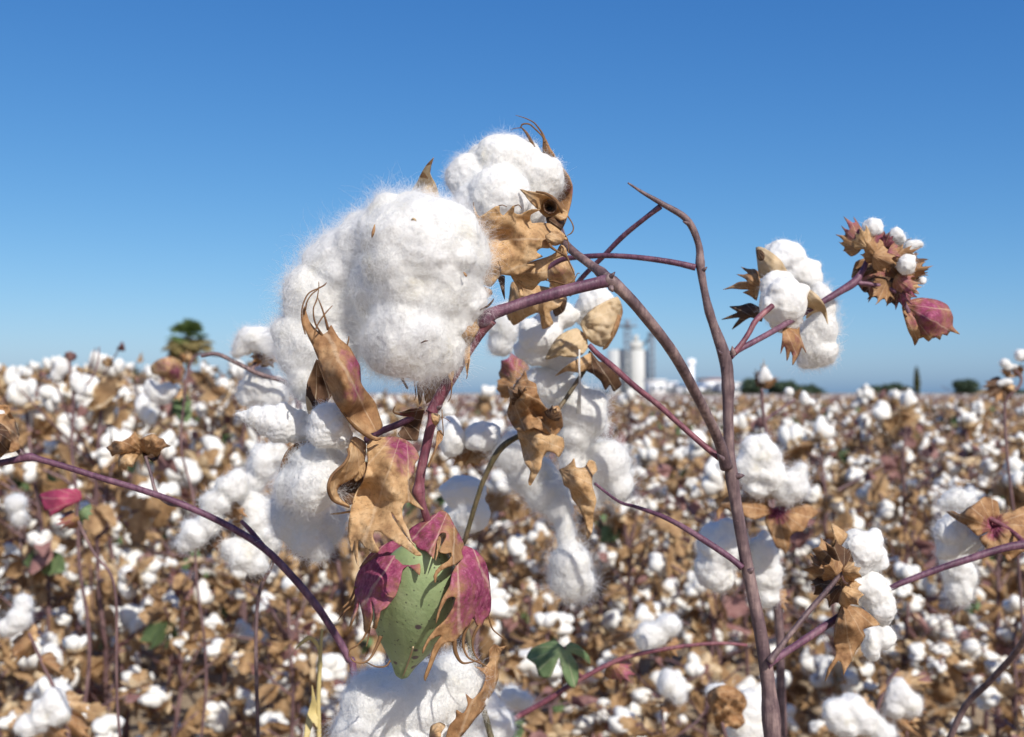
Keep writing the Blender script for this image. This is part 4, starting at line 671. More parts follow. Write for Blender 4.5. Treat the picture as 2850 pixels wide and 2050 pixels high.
# ================================================================== OTHER NEAR PLANTS
def soft_boll(parent, lobes, d, seed, br_=(), label=None, fib=1200, fl=22):
    e = boll(parent=parent, label=label)
    lint(e, [(x, y, 0, rx, ry) for x, y, rx, ry in lobes], d=d, vox=6, nz=(.13, .09), fib=int(fib * 2.2), fl=fl * 1.6 * min(1, .8 / d), frad=.00006, lift=.55, seed=seed, q0=.4, q1=.6)
    for i, (bx, by, tx, ty, w, m) in enumerate(br_): bract_px(e, bx, by, tx, ty, w, (8, -4), d, m, seed=seed * 7 + i, cup=7)
    return e
def near_plant(x, y, d, label):
    b = P(x, y, d); e = empty('cotton_plant', (b[0], b[1], 0)); return tag(e, label, 'cotton plant', 'near cotton plants around the arching one')
def down(x, y, dz, w, d):    # points that carry a stem from (x, y) down to the soil
    p = P(x, y, d + dz / 1000); yg = 1025 + (CAMH + .02) / (d + dz / 1000) * FX + 69
    return [(x + 60, yg, dz, w * 1.3), (x - 10, y + (yg - y) * .6, dz, w * 1.2), (x + 34, y + (yg - y) * .3, dz, w * 1.1), (x + 6, y + (yg - y) * .12, dz, w)]
# left plant: long bare purple branch crossing the lower left
L1 = near_plant(990, 1900, .56, 'plant with a bare purple branch across the lower left, woolly boll under the green one')
stem('stem', L1, down(985, 1900, 0, 22, .56) + [(985, 1900, 0, 20.6), (968, 1830, 0, 21.5), (930, 1760, 0, 21.5), (880, 1684, 0, 21.5), (810, 1600, 0, 21.5), (729, 1521, 0, 20.6), (620, 1455, 0, 18.9), (503, 1402, 0, 18.9), (400, 1365, 0, 18.1), (289, 1332, 0, 17.2), (180, 1298, 0, 17.2), (110, 1278, 0, 18.1), (80, 1272, 0, 24.1), (30, 1282, 0, 18.9), (-60, 1300, 4, 20)], M_PURP, d=.56, sides=12)
stem('branch', L1, [(80, 1272, 0, 20), (60, 1262, 0, 15), (40, 1240, 0, 14), (15, 1215, 0, 14)], M_STEM, d=.56)
stem('branch', L1, [(505, 1402, 0, 20), (470, 1400, 6, 12), (435, 1370, 10, 10), (420, 1320, 14, 9), (405, 1270, 18, 9)], M_STEM, d=.56)
stem('branch', L1, [(729, 1521, 0, 22), (700, 1480, 6, 14), (672, 1450, 10, 11)], M_RED, d=.56)
e = boll('dead_burr', L1, 'dark shrivelled burr at the left edge')
sheet('bract', e, [(-60, 1130), (-20, 1118), (0, 1126), (24, 1128), (30, 1150), (42, 1168), (46, 1190), (54, 1210), (50, 1228), (58, 1246), (38, 1258), (16, 1262), (0, 1274), (-40, 1280), (-70, 1230)], [(-60, 1130, 6), (24, 1128, 0), (54, 1210, 6), (10, 1200, -14), (0, 1274, 4), (38, 1256, -8), (-60, 1240, 6), (30, 1175, 4)], M_BROWN, d=.56, bump=9, bsc=20, h=6)
sheet('bract', e, [(-30, 1190), (0, 1178), (22, 1196), (30, 1226), (24, 1252), (0, 1262), (-30, 1250)], [(-30, 1190, -14), (22, 1200, -18), (0, 1225, -26), (20, 1250, -14)], M_DARK, d=.56, bump=7, bsc=16, h=6)
lint(e, [(2, 1165, 0, 16, 26)], d=.56, fib=0, seed=80)
e = boll('dead_burr', L1, 'crumpled brown burr without lint on a thin twig')
sheet('bract', e, [(296, 1246), (306, 1238), (319, 1226), (338, 1228), (359, 1217), (368, 1208), (375, 1199), (381, 1212), (391, 1221), (410, 1212), (430, 1208), (442, 1218), (454, 1221), (462, 1234), (476, 1241), (458, 1246), (450, 1252), (444, 1264), (434, 1274), (424, 1262), (411, 1266), (395, 1262), (378, 1272), (358, 1266), (340, 1268), (326, 1262), (312, 1270), (306, 1256)],
      [(296, 1246, 4), (375, 1200, -6), (405, 1262, 4), (476, 1241, 6), (340, 1245, -14), (430, 1240, -12), (380, 1240, -4), (434, 1272, 0)], M_BROWN, d=.585, bump=9, bsc=18, h=6, fan=(405, 1262))
sheet('bract', e, [(340, 1258), (365, 1262), (385, 1266), (378, 1284), (368, 1300), (356, 1296), (350, 1308), (338, 1300), (330, 1306), (330, 1280)], [(340, 1258, -4), (385, 1266, 0), (350, 1305, -8), (360, 1280, -14)], M_TAN, d=.585, bump=6, bsc=16, h=6, fan=(395, 1250))
sheet('bract', e, [(396, 1258), (420, 1250), (446, 1256), (440, 1276), (426, 1284), (414, 1276), (404, 1280)], [(396, 1258, 2), (446, 1256, 6), (426, 1284, -4), (420, 1265, 8)], M_DARK, d=.585, bump=6, bsc=16, h=6)
# woolly boll under the green one
stem('branch', L1, [(985, 1960, 0, 22), (1040, 2060, -20, 20), (1150, 2110, -50, 20), (1240, 2070, -62, 20), (1275, 2040, -60, 24)], M_RED, d=.56)
e = boll(parent=L1, label='big woolly open boll at the bottom edge under the green boll')
lint(e, [(1060, 1965, -8, 112, 100, 90), (1030, 2030, -8, 100, 80), (1160, 1900, 0, 100, 60, 80), (1180, 1960, -4, 90, 90), (1265, 1880, 2, 66, 60), (1290, 1930, 2, 62, 70), (1150, 2060, -4, 120, 80), (1230, 2010, 0, 80, 80), (1060, 1900, 0, 70, 40)], d=.50, vox=5, nz=(.07, .02), fib=16000, fl=75, lift=.55, seed=21, sm=12, sub=3)
sheet('bract', e, [(1378, 1792), (1392, 1800), (1412, 1796), (1396, 1812), (1384, 1850), (1388, 1880), (1378, 1915), (1360, 1945), (1345, 1975), (1322, 2000), (1300, 2030), (1270, 2060), (1240, 2060), (1250, 2020), (1268, 1998), (1270, 1975), (1290, 1985), (1302, 1960), (1296, 1930), (1315, 1945), (1340, 1920), (1352, 1880), (1330, 1860), (1318, 1852), (1345, 1858), (1362, 1840), (1360, 1810)],
      [(1378, 1792, 0), (1412, 1796, 6), (1380, 1890, 4), (1340, 1920, -14), (1270, 2050, -16), (1300, 1990, -18), (1318, 1852, -4), (1360, 1940, 0)], M_BROWN, d=.50, bump=3, h=7)
sheet('carpel', e, [(1195, 2050), (1200, 2020), (1225, 2010), (1240, 2020), (1228, 2040), (1222, 2080), (1195, 2090)], [(1195, 2050, -28), (1240, 2020, -24), (1220, 2040, -34), (1195, 2090, -28)], M_TAN, d=.50, bump=2, h=6, pink=[(1210, 2060, 20, .4)])
# plant behind the big boll, left
L2 = near_plant(700, 1700, .72, 'plant half hidden behind the huge boll, white bolls strung down its left side')
stem('stem', L2, down(715, 1700, 0, 11, .72) + [(715, 1700, 0, 11), (760, 1560, 0, 12), (800, 1400, 0, 15), (825, 1250, 0, 16), (830, 1120, 0, 18), (800, 1066, 0, 14), (725, 1042, 0, 13), (660, 1010, 0, 12), (604, 985, 0, 12), (560, 990, 0, 10)], M_STEM, d=.72)
stem('branch', L2, [(700, 1030, 0, 12), (712, 1005, 4, 10), (725, 985, 4, 12)], M_STEM, d=.72)
stem('branch', L2, [(790, 1400, 0, 18), (720, 1420, 0, 12), (640, 1430, 0, 12), (580, 1470, 0, 12)], M_STEM, d=.72)
stem('branch', L2, [(760, 1510, 0, 18), (720, 1520, 0, 12), (690, 1530, 0, 12)], M_STEM, d=.72)
soft_boll(L2, [(712, 940, 55, 33), (680, 962, 32, 26), (750, 950, 44, 35), (662, 980, 18, 16)], .72, 23, [(730, 985, 700, 1010, 50, M_BROWN), (735, 985, 780, 1010, 60, M_TAN), (730, 980, 770, 970, 40, M_TAN)])
soft_boll(L2, [(720, 1075, 49, 53), (760, 1095, 44, 53), (690, 1090, 30, 39)], .74, 24)
soft_boll(L2, [(735, 1288, 40, 55), (705, 1340, 32, 35), (765, 1260, 35, 35)], .72, 25, [(780, 1300, 760, 1360, 60, M_TAN), (780, 1300, 800, 1200, 50, M_BROWN)])
soft_boll(L2, [(645, 1358, 48, 35), (600, 1400, 42, 37), (660, 1340, 30, 35)], .70, 26, [(640, 1400, 690, 1440, 60, M_BROWN)])
soft_boll(L2, [(545, 1482, 39, 40), (585, 1450, 35, 35), (520, 1510, 30, 23)], .70, 27, [(580, 1480, 610, 1540, 60, M_DARK)])
soft_boll(L2, [(680, 1545, 51, 40), (650, 1530, 35, 35), (710, 1570, 35, 30)], .70, 28, [(700, 1580, 740, 1620, 60, M_DARK)])
soft_boll(L2, [(722, 1440, 46, 58), (745, 1490, 39, 44), (700, 1400, 35, 32)], .71, 29, [(760, 1440, 800, 1420, 50, M_BROWN)])
# plant behind the main stem, right
L3 = near_plant(2150, 1700, .80, 'plant directly behind the main purple stem with spread brown burrs and a big shaded boll')
stem('stem', L3, down(2170, 1750, 0, 24, .8) + [(2170, 1750, 0, 24), (2150, 1620, 0, 22), (2160, 1520, 0, 20), (2180, 1440, 0, 20), (2195, 1400, 0, 16)], M_STEM, d=.8)
stem('branch', L3, [(2150, 1620, 0, 16), (2090, 1600, 0, 14), (2050, 1560, 0, 14)], M_STEM, d=.8)
stem('branch', L3, [(2170, 1480, 0, 14), (2150, 1430, 0, 12), (2130, 1370, 0, 12)], M_STEM, d=.8)
soft_boll(L3, [(2118, 1270, 56, 50), (2090, 1300, 46, 50), (2140, 1320, 46, 50), (2110, 1350, 36, 36), (2105, 1235, 40, 26)], .76, 31, [(2140, 1390, 2070, 1370, 60, M_BROWN), (2140, 1390, 2150, 1320, 44, M_PALE), (2130, 1380, 2050, 1420, 80, M_BROWN)])
soft_boll(L3, [(2208, 1350, 40, 44), (2225, 1320, 20, 34), (2190, 1370, 34, 30)], .76, 32, [(2190, 1410, 2170, 1350, 40, M_PALE)])
e = boll('dead_burr', L3, 'wide brown burr with a dark purple heart')
sheet('bract', e, [(1994, 1426), (2008, 1400), (2026, 1380), (2048, 1382), (2072, 1387), (2098, 1392), (2120, 1402), (2148, 1412), (2160, 1424), (2130, 1436), (2100, 1446), (2078, 1438), (2060, 1428), (2040, 1430), (2020, 1414), (2006, 1430), (2000, 1445)], [(1994, 1426, 6), (2026, 1380, 8), (2160, 1424, 4), (2090, 1415, -8), (2040, 1405, -2), (2100, 1446, -10)], M_BROWN, d=.765, bump=5, bsc=26, h=6, fan=(2166, 1424), pink=[(2166, 1424, 26, 1.)])
sheet('bract', e, [(2128, 1448), (2138, 1422), (2160, 1410), (2192, 1405), (2220, 1408), (2244, 1402), (2262, 1410), (2278, 1426), (2262, 1440), (2250, 1448), (2246, 1462), (2234, 1478), (2216, 1480), (2200, 1492), (2198, 1516), (2188, 1540), (2174, 1528), (2160, 1522), (2150, 1500), (2140, 1480)], [(2166, 1420, 6), (2278, 1426, 4), (2188, 1538, -10), (2140, 1480, -4), (2200, 1450, -16), (2230, 1430, -8)], M_BROWN, d=.765, bump=5, bsc=26, h=6, fan=(2166, 1416), pink=[(2166, 1424, 30, 1.2)])
soft_boll(L3, [(2004, 1520, 62, 70), (1985, 1580, 50, 60), (2030, 1500, 50, 50), (2000, 1610, 44, 34)], .8, 33, [(2040, 1600, 1970, 1640, 70, M_TAN)])
soft_boll(L3, [(2125, 1545, 42, 60), (2135, 1600, 44, 50), (2132, 1655, 36, 34)], .8, 34, [(2150, 1650, 2190, 1700, 60, M_BROWN)])
# plant leaning in from the right edge
L4 = near_plant(2900, 1700, .62, 'cotton plant leaning in from the right edge on a bare purple branch')
stem('stem', L4, down(3000, 1700, 0, 30, .62) + [(3000, 1700, 0, 30), (2960, 1560, 0, 28), (2850, 1516, 0, 24), (2682, 1560, 0, 20), (2551, 1606, 0, 18), (2480, 1636, 0, 16), (2440, 1670, 0, 14)], M_PURP, d=.62)
stem('branch', L4, [(2850, 1516, 0, 20), (2830, 1490, 10, 14), (2790, 1462, 20, 14), (2750, 1440, 26, 14)], M_RED, d=.62)
e = soft_boll(L4, [(2650, 1478, 46, 48), (2690, 1500, 40, 40), (2640, 1520, 36, 36)], .66, 35)
soft_boll(L4, [(2665, 1390, 42, 30), (2640, 1400, 30, 20)], .69, 36)
e2 = boll('dead_burr', L4, 'spread brown burr with a purple heart near the right edge')
sheet('bract', e2, [(2634, 1424), (2655, 1422), (2671, 1430), (2695, 1412), (2713, 1402), (2728, 1390), (2740, 1381), (2758, 1388), (2776, 1394), (2782, 1424), (2784, 1460), (2770, 1475), (2745, 1480), (2722, 1492), (2704, 1476), (2686, 1460), (2660, 1446)], [(2634, 1424, 8), (2740, 1382, 4), (2780, 1430, 4), (2722, 1492, -8), (2715, 1435, -12), (2770, 1470, 4)], M_BROWN, d=.645, bump=6, bsc=26, h=7, fan=(2770, 1470), pink=[(2765, 1466, 30, 1.)])
sheet('bract', e2, [(2764, 1456), (2785, 1430), (2817, 1423), (2850, 1408), (2900, 1415), (2910, 1500), (2890, 1560), (2850, 1534), (2828, 1550), (2806, 1562), (2790, 1540), (2755, 1534), (2735, 1515), (2725, 1495), (2748, 1484)], [(2764, 1456, 2), (2850, 1410, 6), (2900, 1500, 8), (2806, 1560, -8), (2735, 1512, -8), (2810, 1490, -14)], M_BROWN, d=.645, bump=6, bsc=28, h=7, fan=(2766, 1460), pink=[(2768, 1466, 34, 1.1)])
soft_boll(L4, [(2660, 1580, 40, 46), (2670, 1640, 36, 44), (2655, 1540, 36, 36), (2690, 1600, 26, 40)], .72, 37)
stem('branch', L4, [(2960, 1560, 0, 24), (2850, 1780, 60, 18), (2760, 1890, 90, 18), (2690, 1960, 110, 18), (2640, 2060, 120, 18)], M_STEM, d=.62)
# low pink shoot with a grey-green leaf
L5 = near_plant(1430, 2000, .80, 'low cotton shoot with a slanting pink stem and one grey-green lobed leaf')
stem('stem', L5, down(1380, 2040, 0, 20, .8) + [(1380, 2040, 0, 18), (1433, 1999, 0, 16), (1520, 1950, 0, 15), (1622, 1886, 0, 14), (1740, 1830, 0, 13), (1886, 1800, 0, 11), (2000, 1790, 0, 10), (2080, 1795, 0, 8)], M_RED, d=.8)
stem('branch', L5, [(1622, 1886, 0, 10), (1600, 1860, -4, 7), (1585, 1820, -6, 6), (1570, 1800, -8, 6)], M_RED, d=.8)
sheet('leaf', L5, [(1570, 1800), (1545, 1782), (1510, 1790), (1478, 1806), (1465, 1830), (1490, 1850), (1500, 1880), (1530, 1886), (1548, 1850), (1556, 1830), (1562, 1860), (1578, 1900), (1598, 1915), (1610, 1890), (1608, 1850), (1590, 1818), (1620, 1830), (1642, 1850), (1640, 1826), (1612, 1796), (1586, 1786)],
      [(1570, 1800, -8), (1478, 1806, 6), (1520, 1880, -10), (1600, 1912, -14), (1642, 1850, 4), (1530, 1830, -10), (1590, 1860, -12)], M_GLEAF, d=.8, bump=2, h=8)
bract_px(L5, 1700, 1840, 1760, 1905, 70, (0, -6), .8, M_PINKB, seed=7, pink=[(1740, 1880, 40, .7)], name='leaf')
soft_boll(L5, [(1800, 1772, 34, 40), (1830, 1760, 30, 34), (1860, 1740, 36, 30)], .95, 38, [(1850, 1790, 1890, 1830, 60, M_BROWN)])
# pink leaf plant, left middle distance
L6 = near_plant(200, 1500, .95, 'cotton plant with one bright crimson leaf at the lower left')
stem('stem', L6, down(320, 1640, 0, 8, .95) + [(320, 1640, 0, 8), (262, 1540, 0, 8), (222, 1460, 0, 8), (214, 1420, 0, 9), (220, 1388, 0, 8)], M_FSTEM, d=.95)
sheet('leaf', L6, [(228, 1388), (220, 1362), (180, 1360), (135, 1366), (108, 1378), (118, 1400), (124, 1420), (134, 1418), (138, 1440), (152, 1428), (160, 1425), (180, 1412), (206, 1402)], [(228, 1388, 0), (108, 1378, 10), (138, 1440, -6), (165, 1390, -10)], M_CRIM, d=.95, bump=3, h=8)
bract_px(L6, 220, 1440, 150, 1462, 44, (0, -8), .95, M_PINKB, seed=9, pink=[(170, 1460, 40, .5)], name='leaf')
bract_px(L6, 222, 1420, 250, 1450, 60, (8, 0), .95, M_GLEAF, seed=10, name='leaf', teeth=5)
soft_boll(L6, [(45, 1400, 28, 26), (55, 1440, 20, 20)], 1.0, 39)
# dry grass
gr = empty('grass_stalk', (P(885, 2050, .62)[0], P(885, 2050, .62)[1], 0)); tag(gr, 'dry straw-yellow grass stalk with a bent blade left of the big woolly boll', 'grass stalk')
M_STRAW = plain('straw', (.50, .40, .17), .6, .25, 60)
stem('stem', gr, down(888, 2050, 0, 13, .62) + [(888, 2050, 0, 13), (886, 1960, 0, 13), (889, 1880, 0, 12), (893, 1800, 0, 10), (897, 1750, 0, 6)], M_STRAW, d=.62, nodes=[(.8, .4, .01)])
sheet('blade', gr, [(889, 1830), (880, 1800), (862, 1780), (845, 1790), (820, 1810), (800, 1850), (812, 1822), (832, 1790), (858, 1768), (882, 1782), (897, 1822)], [(889, 1830, 0), (862, 1774, -4), (800, 1850, -14)], M_STRAW, d=.62, bump=.6, h=5)
sheet('blade', gr, [(886, 1980), (875, 1930), (868, 1905), (866, 1950), (852, 2000), (846, 2060), (858, 2060), (872, 2010), (884, 2030)], [(886, 1980, 0), (868, 1905, -6), (850, 2050, -10)], M_STRAW, d=.62, bump=.6, h=6)

L7 = near_plant(2830, 1500, 1.25, 'plant at the right edge whose bolls stand up against the sky above the horizon')
stem('stem', L7, down(2840, 1500, 0, 8, 1.25) + [(2830, 1500, 0, 8), (2806, 1300, 0, 8), (2796, 1160, 0, 8), (2802, 1110, 0, 8), (2836, 1075, 0, 8), (2842, 1050, 0, 8), (2826, 1030, 0, 8)], M_FSTEM, d=1.25)
soft_boll(L7, [(2796, 1010, 16, 14), (2806, 1022, 12, 10), (2824, 1020, 10, 9)], 1.25, 41, [(2815, 1040, 2780, 1030, 24, M_BROWN), (2815, 1042, 2815, 1052, 30, M_TAN), (2820, 1040, 2856, 1014, 30, M_BROWN)], fib=300, fl=10)
soft_boll(L7, [(2836, 988, 14, 18), (2848, 985, 12, 16)], 1.25, 42, [(2840, 1005, 2850, 970, 20, M_BROWN)], fib=300, fl=10)
e = boll('dead_burr', L7, 'dark drooping burr under the right-edge bolls')
for i, (tx, ty, w, m) in enumerate([(2730, 1075, 44, M_DARK), (2745, 1110, 60, M_DARK), (2770, 1125, 60, M_BROWN), (2830, 1090, 40, M_TAN), (2800, 1120, 50, M_DARK)]): bract_px(e, 2792, 1072, tx, ty, w, (4, -6), 1.25, m, seed=130 + i, cup=14)
soft_boll(L7, [(2800, 1062, 22, 10), (2785, 1068, 16, 8)], 1.25, 43, fib=200, fl=10)
L8 = near_plant(2122, 1300, 1.15, 'plant right of the main stem topped by a half-open tan burr just above the horizon')
stem('stem', L8, down(2150, 1400, 0, 13, 1.15) + [(2150, 1400, 0, 12), (2140, 1250, 0, 11), (2124, 1150, 0, 10), (2120, 1080, 0, 9)], M_FSTEM, d=1.15)
soft_boll(L8, [(2128, 1040, 14, 22), (2118, 1050, 10, 18), (2142, 1052, 10, 10)], 1.15, 44, [(2122, 1078, 2098, 1020, 24, M_DARK), (2122, 1078, 2126, 1000, 22, M_TAN), (2122, 1078, 2172, 1048, 20, M_BROWN)], fib=300, fl=10)
soft_boll(L8, [(2196, 1090, 15, 14), (2238, 1108, 13, 22), (2262, 1120, 10, 12)], 1.2, 45, [(2215, 1110, 2230, 1080, 24, M_TAN)], fib=300, fl=10)
stem('branch', L8, [(2126, 1170, 0, 10), (2170, 1140, 20, 7), (2212, 1112, 40, 7)], M_FSTEM, d=1.15)

L9 = near_plant(2400, 2000, 1.15, 'low plant with two fat white bolls at the bottom edge right of the main stem')
stem('stem', L9, down(2430, 2040, 0, 14, 1.15) + [(2430, 2040, 0, 14), (2440, 1980, 0, 12), (2470, 1900, 0, 10), (2500, 1860, 0, 8)], M_FSTEM, d=1.15)
soft_boll(L9, [(2330, 1985, 36, 46), (2370, 1970, 40, 40), (2400, 2000, 40, 44), (2350, 2015, 44, 34)], 1.1, 46, [(2380, 2020, 2420, 2060, 60, M_TAN), (2370, 2020, 2300, 2050, 60, M_BROWN)])
soft_boll(L9, [(2500, 1930, 34, 44), (2530, 1960, 38, 36), (2490, 1970, 34, 30)], 1.15, 47, [(2510, 1985, 2590, 1960, 56, M_BROWN), (2510, 1985, 2560, 2030, 60, M_TAN)])
soft_boll(L9, [(2440, 2020, 24, 30), (2460, 2040, 34, 26)], 1.1, 48)
for i, (bx, by, tx, ty, w, m) in enumerate([(2480, 1890, 2440, 1940, 50, M_BROWN), (2470, 1900, 2600, 1900, 60, M_TAN), (2450, 1960, 2560, 2050, 70, M_BROWN), (2440, 1990, 2340, 1920, 60, M_TAN)]): bract_px(L9, bx, by, tx, ty, w, (0, -10), 1.15, m, seed=160 + i, cup=16, name='leaf')
L10 = near_plant(100, 1980, 1.2, 'low plant with stacked white bolls in the bottom left corner')
stem('stem', L10, down(190, 2040, 0, 14, 1.2) + [(190, 2040, 0, 14), (170, 1960, 0, 12), (120, 1850, 0, 10), (80, 1760, 0, 8)], M_FSTEM, d=1.2)
soft_boll(L10, [(150, 1950, 32, 40), (120, 1985, 30, 46), (80, 2020, 40, 30), (160, 1985, 34, 36)], 1.15, 49, [(140, 2010, 190, 2060, 60, M_BROWN)])
soft_boll(L10, [(65, 1680, 26, 28), (55, 1720, 34, 34), (25, 1745, 34, 26)], 1.2, 50, [(70, 1750, 110, 1790, 50, M_TAN)])
for i, (bx, by, tx, ty, w, m) in enumerate([(110, 1830, 180, 1880, 56, M_BROWN), (160, 1950, 270, 1990, 70, M_TAN), (90, 1780, 20, 1840, 60, M_BROWN), (180, 2000, 260, 2060, 70, M_BROWN)]): bract_px(L10, bx, by, tx, ty, w, (0, -10), 1.2, m, seed=170 + i, cup=16, name='leaf')
L11 = near_plant(2020, 2010, .95, 'low plant with a curled brown leaf over a white boll by the main stem foot')
stem('stem', L11, down(2030, 2100, 0, 12, .95) + [(2030, 2100, 0, 12), (2020, 2050, 0, 11), (2010, 2010, 0, 9)], M_FSTEM, d=.95)
soft_boll(L11, [(2085, 1970, 44, 50), (2070, 2020, 50, 50), (2000, 1925, 40, 24), (2110, 2020, 34, 44)], .98, 51)
sheet('bract', L11, [(1968, 1930), (1990, 1912), (2020, 1905), (2050, 1915), (2072, 1935), (2080, 1960), (2066, 1985), (2074, 2010), (2050, 2030), (2025, 2020), (2010, 2040), (1990, 2020), (1985, 1980), (1972, 1960)], [(1968, 1930, 8), (2050, 1915, 4), (2080, 1960, 10), (2050, 2030, 6), (2020, 1960, -6), (1990, 2015, 8), (2040, 1985, 2), (2000, 1930, -10), (2060, 1940, -4)], M_BROWN, d=.95, bump=22, bsc=22, h=8)
soft_boll(L11, [(1860, 1900, 28, 40), (1885, 1925, 26, 34)], 1.2, 52, [(1875, 1950, 1840, 1990, 40, M_BROWN)])
L12 = near_plant(1420, 2000, .75, 'low plant whose white bolls show beside the right side of the bottom woolly boll')
stem('stem', L12, down(1400, 2080, 0, 14, .75) + [(1400, 2080, 0, 14), (1410, 2040, 0, 12), (1420, 2000, 0, 10)], M_RED, d=.75)
soft_boll(L12, [(1350, 1985, 52, 60), (1385, 2020, 50, 50), (1330, 2030, 50, 40)], .72, 53)
soft_boll(L12, [(1425, 1940, 30, 30), (1455, 1950, 24, 24)], .85, 54, [(1420, 1965, 1380, 1930, 50, M_BROWN)])

L13 = near_plant(480, 1300, 1.5, 'plant left of the palm with a big tan and purple bract at the skyline')
stem('stem', L13, down(540, 1400, 0, 7, 1.5) + [(540, 1400, 0, 7), (505, 1250, 0, 7), (512, 1120, 0, 7), (520, 1050, 0, 8), (535, 1000, 0, 7), (560, 985, 0, 6), (610, 990, 0, 6)], M_FSTEM, d=1.5)
soft_boll(L13, [(445, 1095, 36, 26), (470, 1085, 26, 24), (420, 1080, 20, 26)], 1.5, 61, [(490, 1080, 500, 1120, 40, M_TAN)], fib=500)
soft_boll(L13, [(398, 1130, 20, 34), (415, 1160, 20, 26)], 1.55, 62, fib=300)
sheet('bract', L13, [(418, 1020), (440, 1000), (475, 992), (502, 1005), (515, 1030), (505, 1060), (480, 1068), (462, 1050), (440, 1044), (424, 1040)], [(418, 1020, 0), (515, 1030, 10), (465, 1025, -30), (480, 1066, 0)], M_TAN, d=1.48, bump=10, bsc=24, h=6, fan=(492, 1040), pink=[(490, 1036, 22, 1.), (460, 1015, 30, .4)])
bract_px(L13, 522, 1010, 530, 970, 30, (0, -10), 1.5, M_TAN, seed=190, cup=14)
bract_px(L13, 515, 1010, 500, 978, 26, (0, -10), 1.5, M_BROWN, seed=191, cup=14)
L14 = near_plant(190, 1300, 1.7, 'plant far left with paired white bolls and a small red bud against the sky')
stem('stem', L14, down(215, 1400, 0, 10, 1.7) + [(215, 1400, 0, 10), (200, 1250, 0, 9), (205, 1120, 0, 8), (196, 1040, 0, 7), (194, 985, 0, 5)], M_FSTEM, d=1.7)
stem('branch', L14, [(204, 1100, 0, 7), (250, 1060, 20, 6), (272, 1010, 40, 5), (276, 965, 50, 4)], M_FSTEM, d=1.7)
soft_boll(L14, [(172, 1020, 22, 24), (158, 1045, 18, 20)], 1.7, 63, [(185, 1040, 150, 1070, 26, M_BROWN)], fib=300)
soft_boll(L14, [(214, 1062, 18, 30), (226, 1080, 16, 22)], 1.7, 64, [(215, 1035, 236, 1026, 26, M_TAN)], fib=300)
bract_px(L14, 197, 1006, 188, 974, 34, (0, -14), 1.7, M_PINKL, seed=192, cup=16, name='bud', teeth=4, tl=.15)
bract_px(L14, 296, 1020, 306, 990, 28, (0, -10), 1.7, M_TAN, seed=193, cup=12, name='bud', teeth=4, tl=.15)
# ================================================================== THE FIELD BEHIND
def tri(F): 
    out = []
    for f in F:
        for k in range(1, len(f) - 1): out.append((f[0], f[k], f[k + 1]))
    return np.array(out, int)
def rotz(a): c, s = math.cos(a), math.sin(a); return np.array([[c, -s, 0], [s, c, 0], [0, 0, 1.]])
def frame(z, a):        # columns x, y, z with z along the given direction, rolled by a
    z = np.array(z, float); z /= np.linalg.norm(z); t = np.array([0, 0, 1.]) if abs(z[2]) < .95 else np.array([1., 0, 0])
    x = np.cross(t, z); x /= np.linalg.norm(x); y = np.cross(z, x); c, s = math.cos(a), math.sin(a)
    return np.stack([x * c + y * s, y * c - x * s, z], 1)
def boll_lint_vf(r, sub, size=1.):
    """four or five locks fanning out of a boll, +Z outwards"""
    sV, sF = ICO[sub]; Vs, Fs, b = [], [], 0
    n = r.choice([3, 4, 4, 5]); droop = r.random() < .35
    for k in range(n):
        a = 2 * math.pi * k / n + r.uniform(-.3, .3); tilt = r.uniform(.25, .8)
        dirv = np.array([math.sin(tilt) * math.cos(a), math.sin(tilt) * math.sin(a), math.cos(tilt)])
        M = frame(dirv, r.uniform(0, 6)); ln = r.uniform(.020, .028) * (1.35 if droop and k == 0 else 1); w = r.uniform(.014, .020)
        V = sV * np.array([w, w * r.uniform(.8, 1.1), ln])
        V = V @ M.T + dirv * ln * .95 + np.array([0, 0, .004])
        sd = r.uniform(0, 99)
        V = V + (sV @ M.T) * vnoise(V, 70, sd, .006)[:, None] + (sV @ M.T) * vnoise(V, 160, sd + 5, .003)[:, None]
        Vs.append(V * size); Fs.append(sF + b); b += len(sV)
    return np.vstack(Vs), np.vstack(Fs)
def petal_vf(M, ln, w, curl, n=5, fold=.35, r=random, tooth=0.):
    """a boat-shaped sheet starting at the origin, along M's z, curling towards M's x"""
    V = []; 
    for i in range(n + 1):
        s = i / n; ww = w * math.sin(math.pi * min(.97, .12 + .86 * s)) ** .8
        if tooth and i % 2: ww *= 1 - tooth
        a = curl * s; z = ln * (math.sin(a) / curl if abs(curl) > .01 else s); x = ln * ((1 - math.cos(a)) / curl if abs(curl) > .01 else 0)
        for t in (-1, -.5, 0, .5, 1): V.append((x + fold * ww * t * t + r.uniform(-1, 1) * .06 * w, t * ww, z + r.uniform(-1, 1) * .05 * ln))
    F = [(i * 5 + j, i * 5 + j + 1, i * 5 + j + 6, i * 5 + j + 5) for i in range(n) for j in range(4)]
    return np.array(V) @ M.T, F
